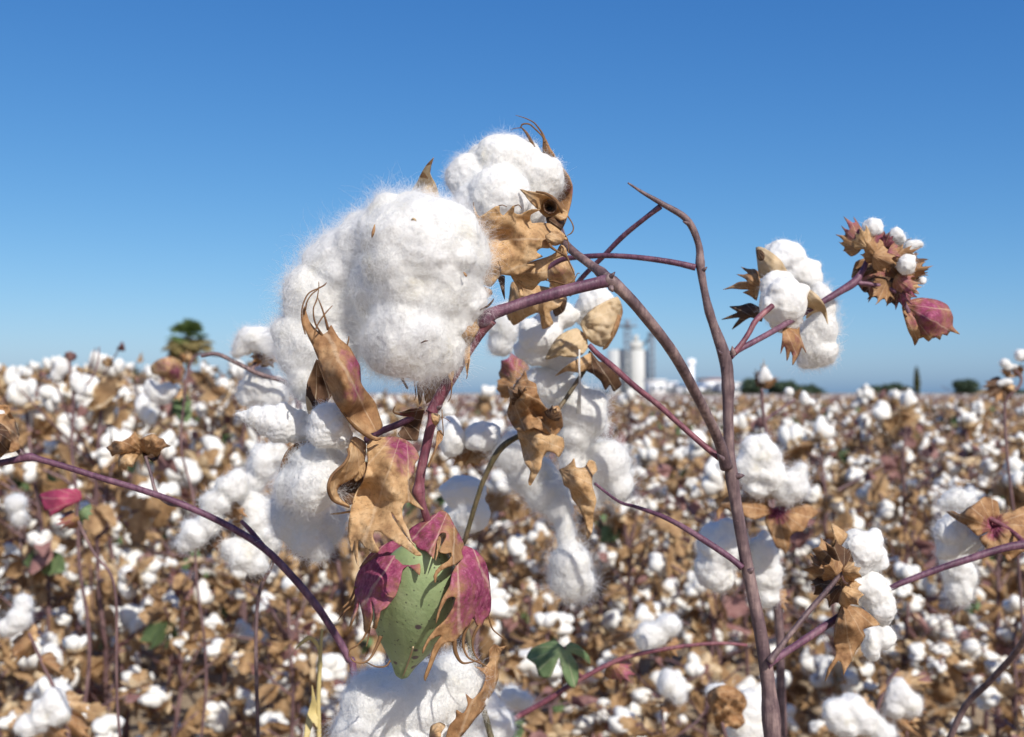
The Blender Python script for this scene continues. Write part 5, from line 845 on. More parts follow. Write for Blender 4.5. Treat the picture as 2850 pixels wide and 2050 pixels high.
def burr_vf(r, n=5, low=False):
    """husk carpels spread behind the lint plus ragged bracts; returns verts, faces, material index (0 husk lining, 1 brown)"""
    V, F, mi, b = [], [], [], 0
    for k in range(r.choice([4, 5])):
        a = 2 * math.pi * k / 4.6 + r.uniform(-.25, .25); t = r.uniform(.85, 1.35); dv = (math.sin(t) * math.cos(a), math.sin(t) * math.sin(a), math.cos(t))
        Z = np.array(dv); X = np.array([math.cos(t) * math.cos(a), math.cos(t) * math.sin(a), -math.sin(t)]) ; M = np.stack([X, np.cross(Z, X), Z], 1)
        v, f = petal_vf(M, r.uniform(.028, .04), r.uniform(.009, .013), r.uniform(.2, .9), 3 if low else 5, .5, r)
        V.append(v); F += [tuple(i + b for i in q) for q in f]; mi += [0] * len(f); b += len(v)
    for k in range(3):
        a = 2 * math.pi * k / 3 + r.uniform(-.4, .4); t = r.uniform(1.3, 2.1); dv = (math.sin(t) * math.cos(a), math.sin(t) * math.sin(a), math.cos(t))
        Z = np.array(dv); X = np.array([math.cos(t) * math.cos(a), math.cos(t) * math.sin(a), -math.sin(t)]); M = np.stack([X, np.cross(Z, X), Z], 1)
        v, f = petal_vf(M, r.uniform(.035, .055), r.uniform(.014, .024), r.uniform(-1.2, 1.2), 4 if low else 7, r.uniform(-.6, .6), r, .35)
        V.append(v - np.array([0, 0, .004])); F += [tuple(i + b for i in q) for q in f]; mi += [1] * len(f); b += len(v)
    return np.vstack(V), F, mi
def leaf_vf(r, n=6, size=1.):
    """a dried leaf: crumpled lobed sheet hanging from its stalk (along +Z)"""
    V, F, b = [], [], 0
    for k in range(r.choice([2, 3, 3])):
        a = r.uniform(-.9, .9); M = frame((math.sin(a), r.uniform(-.3, .3), math.cos(a)), r.uniform(0, 6))
        v, f = petal_vf(M, r.uniform(.045, .085) * size, r.uniform(.014, .028) * size, r.uniform(-1.8, 1.8), n, r.uniform(-.8, .8), r, .12)
        V.append(v); F += [tuple(i + b for i in q) for q in f]; b += len(v)
    return np.vstack(V), F
def green_leaf_vf(r):
    V, F, b = [], [], 0
    for a in (-.95, -.45, 0, .45, .95):
        M = frame((math.sin(a), .2 * abs(a), math.cos(a)), 0); M = np.stack([M[:, 1], M[:, 0], M[:, 2]], 1)
        v, f = petal_vf(M, .062 * (1 - .25 * abs(a)), .020, r.uniform(-.4, .5), 5, r.uniform(-.2, .3), r)
        V.append(v); F += [tuple(i + b for i in q) for q in f]; b += len(v)
    return np.vstack(V), F
def bud_vf(r):
    """closed boll in three pointed red bracts"""
    V, F, b = [], [], 0
    for k in range(3):
        a = 2 * math.pi * k / 3; t = .35; Z = np.array((math.sin(t) * math.cos(a), math.sin(t) * math.sin(a), math.cos(t))); X = np.array([math.cos(t) * math.cos(a), math.cos(t) * math.sin(a), -math.sin(t)]); M = np.stack([-X, np.cross(Z, -X), Z], 1)
        v, f = petal_vf(M, .046, .021, .9, 6, -.3, r, .25)
        V.append(v + X * .004); F += [tuple(i + b for i in q) for q in f]; b += len(v)
    return np.vstack(V), F

fr = random.Random(21)
LB = [boll_lint_vf(fr, 2) for _ in range(7)]; LBL = [boll_lint_vf(fr, 1) for _ in range(6)]
BU = [burr_vf(fr) for _ in range(5)]; BUL = [burr_vf(fr, low=True) for _ in range(5)]
LF = [leaf_vf(fr) for _ in range(7)]; LFL = [leaf_vf(fr, 3) for _ in range(6)]
GL = [green_leaf_vf(fr) for _ in range(3)]; BD = [bud_vf(fr) for _ in range(3)]
MATS = [M_LINTF, M_PALE, M_FLEAF, M_FSTEM, M_GLEAF, M_PINKL]
def plant_plan(r, h):
    """skeleton of one cotton plant: stem paths [(path, radii)] and organs [(kind, position, direction, roll, scale)]"""
    lush = r.choice([.55, .8, 1., 1.15, 1.3]); lean = np.array([r.uniform(-.12, .12), r.uniform(-.12, .12)]); paths, organs = [], []
    k = 7; main = np.array([[lean[0] * (i / k) ** 1.4 * h + r.uniform(-.008, .008), lean[1] * (i / k) ** 1.4 * h + r.uniform(-.008, .008), h * i / k - (.03 if i == 0 else 0)] for i in range(k + 1)])
    paths.append((main, np.linspace(.0068, .003, k + 1)))
    az = r.uniform(0, 6.28); z = h * .16
    while z < h * .97:
        t = z / h; i = min(k - 1, int(t * k)); f = t * k - i; p0 = main[i] * (1 - f) + main[i + 1] * f
        az += 2.4 + r.uniform(-.5, .5); ln = h * r.uniform(.22, .46) * (1.1 - .75 * t); el = r.uniform(.25, .9)
        n = 4; path = [p0]; d = np.array([math.cos(az) * math.cos(el), math.sin(az) * math.cos(el), math.sin(el)])
        for s in range(n):
            d = d + np.array([r.uniform(-.35, .35), r.uniform(-.35, .35), r.uniform(-.3, .08)]); d /= np.linalg.norm(d); path.append(path[-1] + d * ln / n)
        path = np.array(path); path[:, 2] = np.maximum(path[:, 2], .03)
        paths.append((path, np.linspace(.0036, .0018, n + 1)))
        for s in range(1, n + 1):
            q = r.random(); pd = np.array([math.cos(az + r.uniform(-1.4, 1.4)), math.sin(az + r.uniform(-1.4, 1.4)), r.uniform(-.5, .9)])
            if q < (.54 if s > 1 else .28) * lush: organs.append(('boll', path[s], pd, r.uniform(0, 6.28), r.uniform(.42, .85) if r.random() < .6 else r.uniform(.85, 1.2)))
            elif q < .62: organs.append(('burr', path[s], pd, r.uniform(0, 6.28), r.uniform(.8, 1.1)))
            elif q < .67 and t > .5: organs.append(('bud', path[s], pd, r.uniform(0, 6.28), r.uniform(.5, .9)))
            if r.random() < .50: organs.append(('gleaf' if r.random() < .09 else ('rleaf' if r.random() < .30 else 'leaf'), path[s], np.array([pd[0], pd[1], r.uniform(-1.4, .2)]), r.uniform(0, 6.28), r.uniform(.4, .8) if r.random() < .75 else r.uniform(.9, 1.35)))
        if r.random() < .5: organs.append(('leaf', p0, np.array([math.cos(az + 2), math.sin(az + 2), r.uniform(-1.2, .1)]), r.uniform(0, 6.28), r.uniform(.55, 1.0)))
        z += h * r.uniform(.07, .11)
    for k in range(7):      # bare twigs
        q = main[r.randrange(2, 7)]; a = r.uniform(0, 6.28); l = h * r.uniform(.16, .36); e = r.uniform(.3, 1.1)
        tw = np.array([q, q + l * .5 * np.array([math.cos(a) * math.cos(e), math.sin(a) * math.cos(e), math.sin(e)]), q + l * np.array([math.cos(a + .3) * math.cos(e * .9), math.sin(a + .3) * math.cos(e * .9), math.sin(e * .9)])]); tw[:, 2] = np.minimum(tw[:, 2], h * 1.06); paths.append((tw, np.array([.0026, .002, .0013])))
        if r.random() < .5: organs.append((r.choice(['leaf', 'rleaf', 'bud']), tw[-1], tw[-1] - tw[1] + np.array([0, 0, -.02]), r.uniform(0, 6), r.uniform(.3, .6)))
    organs.append(('boll' if r.random() < .6 else 'burr', main[-1], np.array([r.uniform(-.4, .4), r.uniform(-.4, .4), 1]), 0, .9))
    return paths, organs
def flat(plan, r, low=0):
    """one mesh for a whole plant (small in the picture): low 1 = middle distance, 2 = far"""
    paths, organs = plan; V, F, mi, b = [], [], [], 0
    def add(v, f, m):
        nonlocal b
        f = tri(f) if not (isinstance(f, np.ndarray) and f.shape[1] == 3) else f
        V.append(v); F.append(f + b); mi.append(np.full(len(f), m) if np.isscalar(m) else np.asarray(m)); b += len(v)
    for p, ra in (paths if low < 2 else paths[::1]): add(*tube_vf(p if low < 2 else p[::2] if len(p) > 3 else p, (ra if low < 2 else (ra[::2] if len(ra) > 3 else ra) * 1.4), 4 if low < 2 else 3), 3)
    for kind, pos, d, roll, sc in organs:
        M = frame(d, roll)
        if low == 2 and kind == 'boll' and r.random() < .5: kind = 'leaf'
        if kind == 'boll':
            if low < 2: v, f = LBL[r.randrange(6)]; add((v * sc) @ M.T + pos, f, 0)
            else:
                sV, sF = ICO[1]; v = sV * np.array([.019, .021, .027]) * sc; v = v * (1 + .25 * np.sin(sV[:, :1] * 5 + roll)); add(v @ M.T + pos + M[:, 2] * .02, sF, 0)
        if kind in ('boll', 'burr'):
            if low < 2 or kind == 'burr' or r.random() < .5:
                v, f, m = BUL[r.randrange(5)]; t = tri(f); mm = np.repeat(np.array(m) + 1, 2); add((v * sc) @ M.T + pos, t, mm)
        elif kind == 'bud': v, f = BD[r.randrange(3)]; add((v * sc) @ M.T + pos, tri(f), 5)
        elif kind == 'gleaf': v, f = GL[r.randrange(3)]; add((v * sc) @ M.T + pos, tri(f), 4)
        elif kind in ('leaf', 'rleaf'): v, f = LFL[r.randrange(6)]; add((v * sc) @ M.T + pos, tri(f), 2 if kind == 'leaf' else 5)
    return np.vstack(V), np.vstack(F), np.concatenate(mi)

# where the plants stand: a jittered grid inside the wedge the camera sees
pr = random.Random(5); spots = []
def wedge(x, y, m=.0): return abs(x) < y * math.tan(HFOV / 2) * 1.06 + .25 + m
y = 1.25
while y < 8.6:
    dy = .33; nx = int(y * .5 / dy) + 2
    for i in range(-nx, nx + 1):
        px_, py_ = i * dy + pr.uniform(-.14, .14), y + pr.uniform(-.14, .14)
        if not wedge(px_, py_): continue
        if py_ < 2.5 and pr.random() < (.28 if py_ > 1.8 else .45): continue
        spots.append((px_, py_))
    y += dy
spots.sort(key=lambda s: math.hypot(*s)); spots = spots[:300]
LBm = [mesh_data('lint_locks', v, f, [M_LINTF]) for v, f in LB]
BUm = [mesh_data('burr', v, f, [M_PALE, M_FLEAF], m) for v, f, m in BU]
LFm = [mesh_data('leaf', v, f, [M_FLEAF]) for v, f in LF]; GLm = [mesh_data('leaf', v, f, [M_GLEAF]) for v, f in GL]; RLm = [mesh_data('leaf', v, f, [M_PINKL]) for v, f in LF[:3]]
BDm = [mesh_data('bud', v, f, [M_PINKL]) for v, f in BD]
def child(name, me, parent, pos, M, sc):
    o = bpy.data.objects.new(name, me); col.objects.link(o); o.parent = parent
    o.matrix_local = Matrix.Translation(Vector(pos)) @ (Matrix([list(row) for row in M]).to_4x4() @ Matrix.Scale(sc, 4)); return o
plans = [plant_plan(random.Random(300 + i), .72) for i in range(16)]
stem_me = [mesh_data('stem', *(lambda a: (a[0], a[1]))(merge([tube_vf(p, ra, 6) for p, ra in pl[0]])), [M_FSTEM]) for pl in plans]
flat_me = [mesh_data('cotton_plant', *(lambda a: (a[0], a[1], MATS, a[2]))(flat(pl, random.Random(i), 1))) for i, pl in enumerate(plans)]
NPARTS = 46
def plant_height(x, y, r):
    h = r.uniform(.60, .84)
    if y < 2.4: h = r.uniform(.40, .62)
    fx = 1425 + x / y * FX
    tall = False
    if (fx < 720 and 1.9 < y < 7.5 and r.random() < .55) or (1000 < fx < 2850 and 2.6 < y < 8 and r.random() < .05):
        h = r.uniform(.90, .97) + (.03 * min(4, y - 1.9) if fx < 720 else 0); tall = fx < 720
    return h, tall
for i, (x, y) in enumerate(spots):
    r = random.Random(900 + i); h, tall = plant_height(x, y, r); v = r.randrange(len(plans)); sc = h / .72
    if i < NPARTS:
        e = empty('cotton_plant', (x, y, 0)); e.rotation_euler.z = r.uniform(0, 6.28); e.scale = (sc * .5 + .5, sc * .5 + .5, sc)
        o = bpy.data.objects.new('stem', stem_me[v]); col.objects.link(o); o.parent = e
        for kind, pos, d, roll, s in plans[v][1]:
            M = frame(d, roll)
            if kind == 'boll':
                bo = child('boll', LBm[r.randrange(len(LBm))], e, pos, M, s)
                q = bpy.data.objects.new('burr', BUm[r.randrange(len(BUm))]); col.objects.link(q); q.parent = bo
            elif kind == 'burr': child('burr', BUm[r.randrange(len(BUm))], e, pos, M, s)
            elif kind == 'bud': child('bud', BDm[r.randrange(3)], e, pos, M, s)
            else: child('leaf', {'leaf': LFm, 'gleaf': GLm, 'rleaf': RLm}[kind][r.randrange(3)], e, pos, M, s)
    else:
        e = bpy.data.objects.new('cotton_plant', flat_me[v]); col.objects.link(e); e.location = (x, y, 0); e.rotation_euler.z = r.uniform(0, 6.28); e.scale = (sc * .5 + .5, sc * .5 + .5, sc)
    if tall: tag(e, 'tall blurred cotton plant rising above the horizon on the left of the field', 'cotton plant', 'tall field cotton plants on the left')
    elif i < NPARTS: tag(e, 'blurred cotton plant with white bolls and dry brown leaves in the front of the field', 'cotton plant', 'cotton plants at the front of the field')
    else: tag(e, 'small far-off cotton plant among the crowded rows reaching back to the horizon', 'cotton plant', 'cotton plants further back in the field')
# beyond them: one far mass of plants
far_lo = [flat(pl, random.Random(50 + i), 2) for i, pl in enumerate(plans[:8])]
last = max(math.hypot(*s) for s in spots)
Vs, Fs, Ms, b = [], [], [], 0
def put(mesh, x, y, a, sx, sz):
    global b
    v, f, m = mesh; v = (v * np.array([sx, sx, sz])) @ rotz(a).T + np.array([x, y, 0]); Vs.append(v.astype(np.float32)); Fs.append((f + b).astype(np.int32)); Ms.append(m.astype(np.int32)); b += len(v)
y = last * .93
while y < 22:
    dy = .36 + .012 * (y - 8); nx = int(y * .5 / dy) + 2
    for i in range(-nx, nx + 1):
        x, yy = i * dy + pr.uniform(-.17, .17), y + pr.uniform(-.17, .17)
        if not wedge(x, yy, .3) or math.hypot(x, yy) < last: continue
        h = pr.uniform(.66, .88); put(far_lo[pr.randrange(8)], x, yy, pr.uniform(0, 6.28), h / .72, h / .72)
    y += dy
def tiny(r):
    V, F, m, b_ = [], [], [], 0
    sV, sF = ICO[1]
    v0 = np.array([]) 
    for k in range(6):
        a = r.uniform(0, 6.28); rad = r.uniform(.02, .26); z = r.uniform(.38, .84); c = np.array([math.cos(a) * rad, math.sin(a) * rad, z]); s = r.uniform(.016, .029)
        v = sV * s * np.array([1, 1, r.uniform(.8, 1.3)]) + c; V.append(v); F.append(sF + b_); m.append(np.zeros(len(sF), int)); b_ += len(v)
    for k in range(22):
        a = r.uniform(0, 6.28); rad = r.uniform(.0, .28); z = r.uniform(.1, .82); v, f = petal_vf(frame((r.uniform(-1, 1), r.uniform(-1, 1), r.uniform(-1, .6)), r.uniform(0, 6)), r.uniform(.045, .08), .022, r.uniform(-1, 1), 2, .4, r)
        t = tri(f); V.append(v + np.array([math.cos(a) * rad, math.sin(a) * rad, z])); F.append(t + b_); m.append(np.full(len(t), (2, 5, 3)[k % 3])); b_ += len(v)
    for k in range(14):
        a = r.uniform(0, 6.28); v, f = tube_vf(np.array([[0, 0, r.uniform(0, .4)], [math.cos(a) * .26, math.sin(a) * .26, r.uniform(.5, .88)]]), [.006, .004], 3); t = tri(f); V.append(v); F.append(t + b_); m.append(np.full(len(t), 3)); b_ += len(v)
    return np.vstack(V), np.vstack(F), np.concatenate(m)
tn = [tiny(random.Random(70 + k)) for k in range(5)]
y = 22
while y < 95:
    dy = .62 + .016 * (y - 22); nx = int(y * .5 / .72) + 2
    for i in range(-nx, nx + 1):
        x, yy = i * .72 + pr.uniform(-.3, .3), y + pr.uniform(-.4, .4)
        if wedge(x, yy, 1): put(tn[pr.randrange(5)], x, yy, pr.uniform(0, 6.28), pr.uniform(.95, 1.25), pr.uniform(.92, 1.08))
    y += dy
ob = bpy.data.objects.new('far_cotton_crop', mesh_data('far_cotton_crop', np.vstack(Vs), np.vstack(Fs), MATS, np.concatenate(Ms))); col.objects.link(ob)
tag(ob, 'far mass of white-flecked cotton crop running to the horizon', 'cotton crop', kind='stuff')
del Vs, Fs, Ms

# ------------------------------------------------------------------ soil
def soilmat():
    m, nt, out = newmat('dry_clay_soil'); v = obj_coord(nt)
    n1 = noise_tex(nt, v, 3, 6, .6); n2 = noise_tex(nt, v, 40, 6, .7)
    c = ramp(nt, n1.outputs['Fac'], [(.3, (.24, .175, .115)), (.5, (.37, .285, .195)), (.7, (.50, .40, .285))]).outputs['Color']
    c = mixc(nt, .45, c, ramp(nt, n2.outputs['Fac'], [(.3, (.17, .115, .07)), (.65, (.50, .41, .30))]).outputs['Color'])
    p = N(nt, 'ShaderNodeBsdfPrincipled'); p.inputs['Roughness'].default_value = .95; p.inputs['Specular IOR Level'].default_value = .1; L(nt, c, p.inputs['Base Color'])
    b_ = N(nt, 'ShaderNodeBump'); b_.inputs['Strength'].default_value = .8; b_.inputs['Distance'].default_value = .02
    L(nt, n2.outputs['Fac'], b_.inputs['Height']); L(nt, b_.outputs['Normal'], p.inputs['Normal']); L(nt, p.outputs[0], out.inputs['Surface']); return m
M_SOIL = soilmat()
xs = np.unique(np.concatenate([np.linspace(-6, 6, 150), np.sign(np.linspace(-1, 1, 41)) * 6 * (1000 ** np.abs(np.linspace(-1, 1, 41)))]))
ys = np.unique(np.concatenate([np.linspace(-2, 12, 170), 12 * 500 ** np.linspace(0, 1, 24), -2 - 6 * np.array([0, 1, 10, 100., 900])]))
X, Y = np.meshgrid(xs, ys); Z = np.zeros_like(X)
for (a, c_), _ in np.ndenumerate(X):
    x, y = X[a, c_], Y[a, c_]
    if abs(x) < 6.1 and -2.1 < y < 12.1: Z[a, c_] = .035 * noise.noise((x * 1.7, y * 1.7, 0)) + .028 * noise.noise((x * 7, y * 7, 4)) + .018 * abs(noise.noise((x * 17, y * 17, 8))) - .03
V = np.stack([X.ravel(), Y.ravel(), Z.ravel()], 1); nx, ny = len(xs), len(ys)
ii = np.arange(ny - 1)[:, None] * nx + np.arange(nx - 1)[None]; F = np.stack([ii, ii + 1, ii + nx + 1, ii + nx], -1).reshape(-1, 4)
tag(mk('ground', V, F, M_SOIL), kind='structure')
# leaf litter and clods: nobody could count them
lr = random.Random(3); Vs, Fs, Ms, b = [], [], [], 0
for k in range(5200):
    y = 1.4 + 6.5 * lr.random() ** 1.2; x = lr.uniform(-1, 1) * (y * .5 + .3); q = lr.random()
    if q < .80: v, f = LFL[lr.randrange(6)]; t = tri(f); v = (v * lr.uniform(.6, 1.3)) @ frame((lr.uniform(-1, 1), lr.uniform(-1, 1), lr.uniform(-.25, .35)), lr.uniform(0, 6)).T; m = 0
    elif q < .86: v, t = LBL[lr.randrange(6)]; v = v * lr.uniform(.25, .8) @ frame((lr.uniform(-1, 1), lr.uniform(-1, 1), .3), 0).T; m = 1
    else: sV, t = ICO[1]; s = lr.uniform(.008, .035); v = sV * s * np.array([1.2, 1, .7]); v = v + sV * vnoise(v, 60, k, s * .5)[:, None]; m = 2
    v = v + np.array([x, y, lr.uniform(-.01, .025)]); Vs.append(v); Fs.append(t + b); Ms.append(np.full(len(t), m)); b += len(v)
ob = bpy.data.objects.new('leaf_litter', mesh_data('leaf_litter', np.vstack(Vs), np.vstack(Fs), [M_FLEAF, M_LINTF, M_SOIL], np.concatenate(Ms))); col.objects.link(ob)
tag(ob, 'dry leaves, clods and fallen cotton lying on the soil', 'leaf litter', kind='stuff')

# ================================================================== FAR BACKGROUND
def gx(x, Y): return (x - 1425) / FX * Y
def gz(y, Y): return CAMH + (1094 - y) / FX * Y
def box_vf(x0, x1, y0, y1, z0, z1):
    V = np.array([(x, y, z) for z in (z0, z1) for y in (y0, y1) for x in (x0, x1)], float)
    return V, [(0, 2, 3, 1), (4, 5, 7, 6), (0, 1, 5, 4), (2, 6, 7, 3), (0, 4, 6, 2), (1, 3, 7, 5)]
def cyl_vf(x, y, r, z0, z1, n=24, cone=0):
    pr_ = [(r, z0), (r, z1)] + ([(r * .12, z1 + cone)] if cone else [])
    V = []; 
    for rr, z in pr_: V += [(x + rr * math.cos(2 * math.pi * k / n), y + rr * math.sin(2 * math.pi * k / n), z) for k in range(n)]
    F = [(i * n + k, i * n + (k + 1) % n, (i + 1) * n + (k + 1) % n, (i + 1) * n + k) for i in range(len(pr_) - 1) for k in range(n)]; F.append(tuple(range((len(pr_) - 1) * n, len(pr_) * n))); return np.array(V), F
M_CONC = plain('silo_concrete', (.52, .53, .51), .8, .06, .3); M_STEEL = plain('haze_blue_steel', (.20, .23, .27), .6, .1, .5); M_WHITE = plain('white_wall', (.78, .79, .80), .6, .05, .3); M_BLUE = plain('blue_sheet', (.12, .22, .42), .5, .1, .5); M_ROOF = plain('dull_red_roof', (.30, .14, .12), .8, .1, .5)  # steel is tinted grey-blue, distance haze painted into its colour
Y = 260.
silo = empty('silo', (gx(1750, Y), Y, 0)); tag(silo, 'pale twin grain silo with a dark lattice hoist tower on the horizon', 'silo')
rr = 28 / FX * Y
for cx in (1719, 1775.5): mk('silo_drum', *cyl_vf(gx(cx, Y), Y, rr, 0, gz(974, Y), cone=.3), M_CONC, silo)
sx = gx(1742, Y)
def lattice(cx, yy, w, z1, n=9):
    vf = [box_vf(cx + a * w - .18, cx + a * w + .18, yy + c * w - .18, yy + c * w + .18, 0, z1) for a in (-1, 1) for c in (-1, 1)]
    for k in range(n):
        z = z1 * (k + 1) / n; vf.append(box_vf(cx - w + .18, cx + w - .18, yy - w - .14, yy - w + .14, z - .35, z))
        vf.append(tube_vf(np.array([[cx - w, yy - w - .22, z - z1 / n], [cx + w, yy - w - .22, z - .3]]), .12, 5))
        vf.append(box_vf(cx - w + .18, cx + w - .18, yy + w - .14, yy + w + .14, z - .35, z))
    return merge(vf)
mk('hoist_tower', *lattice(sx, Y - rr - 1.2, .62, gz(912, Y)), M_STEEL, silo)
mk('platform', *merge([box_vf(sx - 2.2, sx + 2.2, Y - rr - 2.4, Y - rr + .4, gz(911, Y), gz(906, Y)), box_vf(sx - .5, sx + .5, Y - rr - 1.6, Y - rr - .7, gz(906, Y) + .01, gz(893, Y)), box_vf(sx - 2.6, sx + 2.6, Y - rr - 1.3, Y - rr - 1.0, gz(893, Y) + .01, gz(891, Y))]), M_STEEL, silo)
mk('headhouse', *merge([box_vf(gx(1752, Y), gx(1786, Y), Y - 2, Y + 2, gz(974, Y) + .02, gz(950, Y)), box_vf(gx(1764, Y), gx(1776, Y), Y - 1, Y + 1, gz(950, Y) + .01, gz(932, Y))]), M_CONC, silo)
mk('elevator_leg', *lattice(gx(1810, Y), Y - 3, .5, gz(934, Y)), M_STEEL, silo)
mk('elevator_head', *merge([box_vf(gx(1800, Y), gx(1820, Y), Y - 4, Y - 2, gz(934, Y) + .01, gz(926, Y)), tube_vf(np.array([[gx(1808, Y), Y - 3, gz(934, Y)], [gx(1790, Y), Y - 1, gz(960, Y)]]), .25, 6)]), M_STEEL, silo)
def building(name, x0, x1, y1, lab, roof=None, Yb=230., cat='building', bands=()):
    e = empty(name, (gx((x0 + x1) / 2, Yb), Yb, 0)); tag(e, lab, cat)
    a, c_ = gx(x0, Yb), gx(x1, Yb); z = gz(y1, Yb)
    mk('wall', *box_vf(a, c_, Yb, Yb + 9, 0, z), M_WHITE, e)
    V, F = merge([box_vf(a - .3, c_ + .3, Yb - .3, Yb + 9.3, z + .01, z + .35)]); mk('roof', V, F, roof or M_WHITE, e)
    n = max(2, int((c_ - a) / 2.5))
    for k in range(n):
        wx = a + (k + .5) * (c_ - a) / n; mk('window', *box_vf(wx - .5, wx + .5, Yb - .06, Yb - .01, z * .45, z * .45 + 1.0), M_STEEL, e)
    for (q0, q1, m) in bands: mk('band', *box_vf(a + .02, c_ - .02, Yb - .05, Yb - .008, gz(q0, Yb), gz(q1, Yb)), m, e)
building('warehouse', 1808, 1850, 1060, 'low white shed just right of the silo')
building('warehouse', 1852, 1884, 1066, 'smaller white shed two along from the silo', Yb=236.)
building('warehouse', 1890, 1960, 1074, 'long white hall with a blue roof edge left of the purple stem', M_BLUE)
building('warehouse', 1962, 2010, 1056, 'white hall with a dull red roof right beside the purple stem', M_ROOF, Yb=238., bands=[(1082, 1076, M_BLUE)])
building('warehouse', 2014, 2060, 1068, 'white building with a blue stripe just right of the purple stem', bands=[(1086, 1078, M_BLUE)])
tk = empty('water_tower', (gx(1923, 250.), 250., 0)); tag(tk, 'slim white tower with a wider cap standing over the white sheds', 'tower')
mk('tower_shaft', *cyl_vf(gx(1923, 250.), 250., 9 / FX * 250, 0, gz(1014, 250.)), M_WHITE, tk); mk('tower_cap', *cyl_vf(gx(1923, 250.), 250., 12.5 / FX * 250, gz(1014, 250.) + .01, gz(1000, 250.), cone=.25), M_WHITE, tk)
M_TRUNK = plain('far_trunk', (.10, .075, .05), .9, .2, 2)
def folm(name, a, b_): 
    return leafy(name, [(.3, a), (.7, b_)], spot=0, trans=.2, scale=1.2, bump=0)
M_FOL = folm('dark_foliage', (.03, .055, .035), (.085, .12, .07)); M_FOL2 = folm('olive_foliage', (.06, .065, .02), (.12, .12, .045)); M_PALM = folm('palm_frond', (.06, .11, .035), (.17, .23, .07)); M_PDEAD = folm('dead_frond', (.16, .13, .05), (.3, .24, .10))
def tree(name, x, ytop, wpx, Yt, lab, cat='tree', m=None, shape=1., ybot=1094, group=None, n=2600, sd=0):
    r = np.random.default_rng(sd + int(x)); cx = gx(x, Yt); top = gz(ytop, Yt); w = wpx / 2 / FX * Yt
    e = empty(name, (cx, Yt, 0)); tag(e, lab, cat, group)
    bot = .6 if shape < .5 or ybot > 1094 else top * .18
    cz, hz = (top + bot) / 2, (top - bot) / 2
    cl = r.normal(size=(26, 3)); cl /= np.linalg.norm(cl, axis=1)[:, None]; cl *= r.uniform(.35, .85, (26, 1))
    i = r.integers(0, 26, n); p = cl[i] + r.normal(size=(n, 3)) * .17
    if shape < .5: p[:, :2] *= (1.0 - .75 * np.clip((p[:, 2:] + 1) / 2, 0, 1))
    p = p * np.array([w, w, hz]) + np.array([cx, Yt, cz]); p[:, 2] = np.maximum(p[:, 2], .15)
    s = w * .11 * (.5 + r.random(n)) if shape >= .5 else w * .28 * (.5 + r.random(n)); a = r.normal(size=(n, 3)); a /= np.linalg.norm(a, axis=1)[:, None]; q = np.cross(a, r.normal(size=(n, 3))); q /= np.linalg.norm(q, axis=1)[:, None]
    V = np.stack([p - a * s[:, None], p + q * s[:, None] * .6, p + a * s[:, None], p - q * s[:, None] * .6], 1).reshape(-1, 3)
    mk('crown', V, np.arange(4 * n).reshape(-1, 4), m or M_FOL, e, smooth=False)
    vf = [tube_vf(np.array([[cx, Yt, -.1], [cx + .05 * w, Yt, bot], [cx, Yt, cz]]), [w * .10, w * .07, w * .03], 8)]
    for k in range(4 if shape >= .5 else 0): vf.append(tube_vf(np.array([[cx, Yt, bot * .9], [cx + cl[k][0] * w * .7, Yt + cl[k][1] * w * .7, cz + cl[k][2] * hz * .4]]), [w * .05, w * .02], 6))
    mk('trunk', *merge(vf), M_TRUNK, e)
T = 170.
tree('tree', 2098, 1056, 84, T, 'round dark green tree just right of the main purple stem on the horizon', sd=1)
tree('tree', 2180, 1060, 104, T + 9, 'broad dark tree under the drooping right-hand boll on the horizon', sd=2)
tree('tree', 2250, 1070, 90, T - 4, 'low dark tree at the right end of the tree clump under the drooping boll', sd=3)
tree('tree', 2455, 1074, 90, T + 16, 'wide low green tree standing left of the slender cypress', sd=4)
tree('tree', 2500, 1066, 80, T + 6, 'green tree close on the left side of the slender cypress', sd=5)
tree('cypress', 2552, 1022, 26, 150., 'slender pointed cypress standing alone on the right horizon', 'tree', m=M_FOL2, shape=.3, sd=6)
tree('tree', 2680, 1048, 72, 160., 'compact round green tree right of the cypress', sd=7)
tree('tree', 2740, 1086, 90, 190., 'low tree right of the compact round tree, half sunk behind the crop', sd=8)
tree('tree', 2830, 1082, 90, 180., 'low green tree at the right edge of the horizon', sd=9)
tree('bush', 345, 1018, 110, 90., 'dull brownish green bush on the left horizon beside the palm', 'bush', m=M_FOL2, sd=10)
tree('bush', 262, 1040, 80, 96., 'smaller olive bush at the left of the brownish one', 'bush', m=M_FOL2, sd=11)
tree('bush', 590, 1052, 120, 110., 'low olive bush just right of the palm', 'bush', m=M_FOL2, sd=12)
tree('bush', 1620, 1086, 130, 150., 'low yellowish hedge bush in front of the silo', 'bush', m=M_FOL2, sd=13)
tree('bush', 1960, 1092, 110, 150., 'low olive bush in front of the white halls', 'bush', m=M_FOL2, sd=14)
